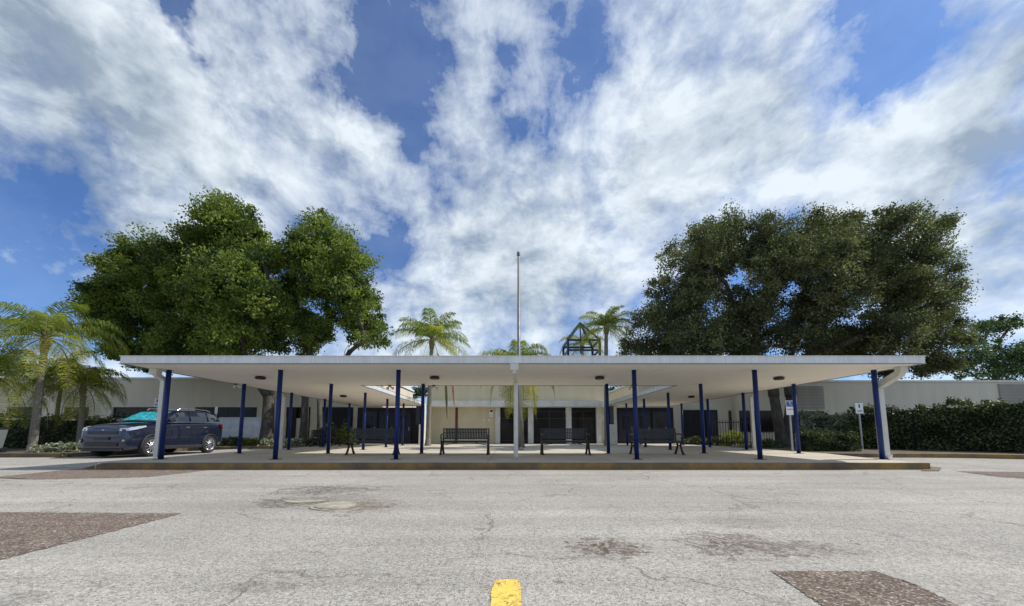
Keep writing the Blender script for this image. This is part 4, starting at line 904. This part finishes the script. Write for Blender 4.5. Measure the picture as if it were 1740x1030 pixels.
for s_ in (-1, 1):
    for (ya, yb, nm2) in ((-.58, .28, 'front'), (.36, 1.2, 'rear'), (1.28, 1.78, 'quarter')):
        mg = MB(); n = 6; top = []; bot = []; mid = []
        for i in range(n+1):
            y = ya+(yb-ya)*i/n; zt_here = gs_at(y)[1]
            bot.append(side_pt(y, .12, s_)); mid.append(side_pt(y, .5, s_)); top.append(side_pt(y, .82 if y > -.3 else .70, s_))
        mg.loft([bot, mid, top], closed=False, caps=False); mg.build('window', 'cglass', car)
    # trim along the window base
    MB().tube([side_pt(y, .07, s_, .018) for y in (-.8, -.4, 0, .5, 1.0, 1.5, 1.9)], .011, 6).build('window_trim', 'chrome', car)
    # roof rail
    MB().tube([(s_*.60, -.05, 1.655), (s_*.62, .05, 1.715), (s_*.62, .8, 1.74), (s_*.61, 1.4, 1.715), (s_*.60, 1.6, 1.66)], .017, 6).build('roof_rail', 'chrome', car)
    # headlamp, fog lamp, tail lamp
    MB().loft([[(s_*.56, -2.20, .87), (s_*.56, -2.17, .95), (s_*.56, -2.10, .95), (s_*.56, -2.10, .87)], [(s_*.80, -2.12, .88), (s_*.79, -2.08, .98), (s_*.74, -2.0, .98), (s_*.74, -2.0, .88)], [(s_*.905, -1.90, .93), (s_*.88, -1.85, 1.03), (s_*.8, -1.8, 1.03), (s_*.8, -1.8, .93)], [(s_*.925, -1.62, 1.01), (s_*.905, -1.60, 1.055), (s_*.86, -1.6, 1.05), (s_*.86, -1.6, 1.01)]]).build('headlight', 'lamp', car)
    f_ = MB().cyl((s_*.72, -2.17, .56), (s_*.35, -1, 0), .07, .05, 20).build('fog_light', 'plastic', car)
    MB().cyl((s_*.727, -2.19, .56), (s_*.35, -1, 0), .038, .04, 16).build('lens', 'galv', f_)
    MB().loft([[(s_*.60, 2.21, 1.0), (s_*.83, 2.13, .98), (s_*.82, 2.11, 1.17), (s_*.60, 2.18, 1.17)], [(s_*.83, 2.13, .98), (s_*.93, 1.90, 1.0), (s_*.905, 1.84, 1.16), (s_*.82, 2.11, 1.17)]]).build('tail_light', 'red', car)
    # mirror
    MB().cbox((s_*1.0, -.66, 1.26), .17, .11, .12).build('mirror', 'car', car, bevel=.035)
    MB().cbox((s_*.92, -.66, 1.21), .08, .05, .04).build('mirror_arm', 'plastic', car)
    # doors: shut lines and handles
    for y in (-.72, .32, 1.18):
        MB().tube([(s_*.925, y, .40), (s_*.938, y, .62), (s_*.930, y+.01, .88), (s_*.90, y+.02, 1.15)], .006, 4).build('door_seam', 'plastic', car)
    for y in (.14, 1.0): MB().cbox((s_*.935, y, 1.02), .03, .16, .03).build('handle', 'chrome', car, bevel=.01)
    MB().box(min(s_*.88, s_*.945), max(s_*.88, s_*.945), -.93, .92, .24, .36).build('sill_cladding', 'plastic', car, bevel=.02)
    for wy in WY:
        m1 = MB(); m1.tube([(s_*.925, wy+.405*math.cos(a_), .345+.405*math.sin(a_)) for a_ in np.linspace(-.15, math.pi+.15, 18)], .028, 6); m1.build('arch_trim', 'plastic', car, smooth=True)
def wheel(x, y, s_):
    r = bpy.data.objects.new('wheel', None); COL.objects.link(r); r.parent = car; r.location = (x, y, .35)
    prof = [(-.10, .23), (-.11, .32), (-.09, .35), (.09, .35), (.11, .32), (.10, .23)]
    m1 = MB(); n = 36
    m1.loft([[(dx, rr*math.cos(a_), rr*math.sin(a_)) for dx, rr in prof] for a_ in np.linspace(0, 2*math.pi, n)], closed=False, caps=False); m1.build('tyre', 'rubber', r, smooth=True)
    m2 = MB(); m2.loft([[(s_*.085, rr*math.cos(a_), rr*math.sin(a_)) if rr < .24 else (s_*.105, rr*math.cos(a_), rr*math.sin(a_)) for rr in (.205, .242)] for a_ in np.linspace(0, 2*math.pi, n)], closed=False, caps=False)
    for k in range(10):
        a_ = 2*math.pi*k/10; c_, q_ = math.cos(a_), math.sin(a_); w_ = .016
        m2.loft([[(s_*(.09+dx), rr*c_-w*q_, rr*q_+w*c_) for dx, w in ((0, -w_*ww), (.02, -w_*ww*.5), (.02, w_*ww*.5), (0, w_*ww))] for rr, ww in ((.05, 1.3), (.14, 1.1), (.22, 1.7))])
    m2.cyl((s_*.10, 0, 0), (1, 0, 0), .06, .03, 20); m2.build('rim', 'chrome', r)
    MB().cyl((s_*.03, 0, 0), (1, 0, 0), .225, .05, 28).build('brake_disc', 'plastic', r)
for wy in WY:
    for s_ in (-1, 1): wheel(s_*.83, wy, s_)
MB().cbox((0, .0, .33), 1.45, 3.9, .2).build('underbody', 'plastic', car)
# front: grille, bumper, number plate area, badge
MB().loft([[(-.50, -2.225, .76), (.50, -2.225, .76), (.54, -2.195, .87), (-.54, -2.195, .87)], [(-.50, -2.10, .76), (.50, -2.10, .76), (.54, -2.08, .87), (-.54, -2.08, .87)]]).build('grille', 'black', car, bevel=.01)
MB().box(-.26, .26, -2.235, -2.2, .58, .67).build('number_plate_holder', 'black', car, bevel=.01)
MB().box(-.55, .55, -2.235, -2.15, .38, .52).build('lower_intake', 'plastic', car, bevel=.015)
MB().box(-.66, .66, -2.2, -2.08, .225, .31).build('skid_trim', 'plastic', car, bevel=.015)
MB().cyl((0, -2.175, .925), (0, -1, .35), .045, .02, 20).build('badge', 'chrome', car)
MB().box(-.5, .5, 2.235, 2.27, .42, .52).build('rear_bumper_trim', 'plastic', car, bevel=.01)
# windscreen with the turquoise shade behind it
def ws(y, o):
    zb, zt_, wb, wt = gs_at(y); return zt_+o, wt
m1 = MB(); rows_ = []
for y in (-1.03, -.80, -.6, -.4, -.24):
    z, wt = ws(y, .014); rows_.append([(wt*f, y-.010, z-abs(f)**3*.03) for f in (-.93, -.6, -.2, .2, .6, .93)])
m1.loft(rows_, closed=False, caps=False); m1.build('windscreen', 'cglass', car, smooth=True)
m1 = MB(); rows_ = []
for y in (-.96, -.82, -.7, -.58, -.46, -.36):
    z, wt = ws(y, .020); rows_.append([(wt*f, y-.016, z-abs(f)**3*.03+.003*math.sin(f*25+y*30)) for f in np.linspace(-.80, .84, 18)])
m1.loft(rows_, closed=False, caps=False); m1.build('sun_shade', 'shade', car)
car.scale = (1.0, .95, 1.06)
for ch in car.children:
    if ch.name.startswith('wheel'): ch.scale = (1, 1/.95, 1/1.06*1.03)
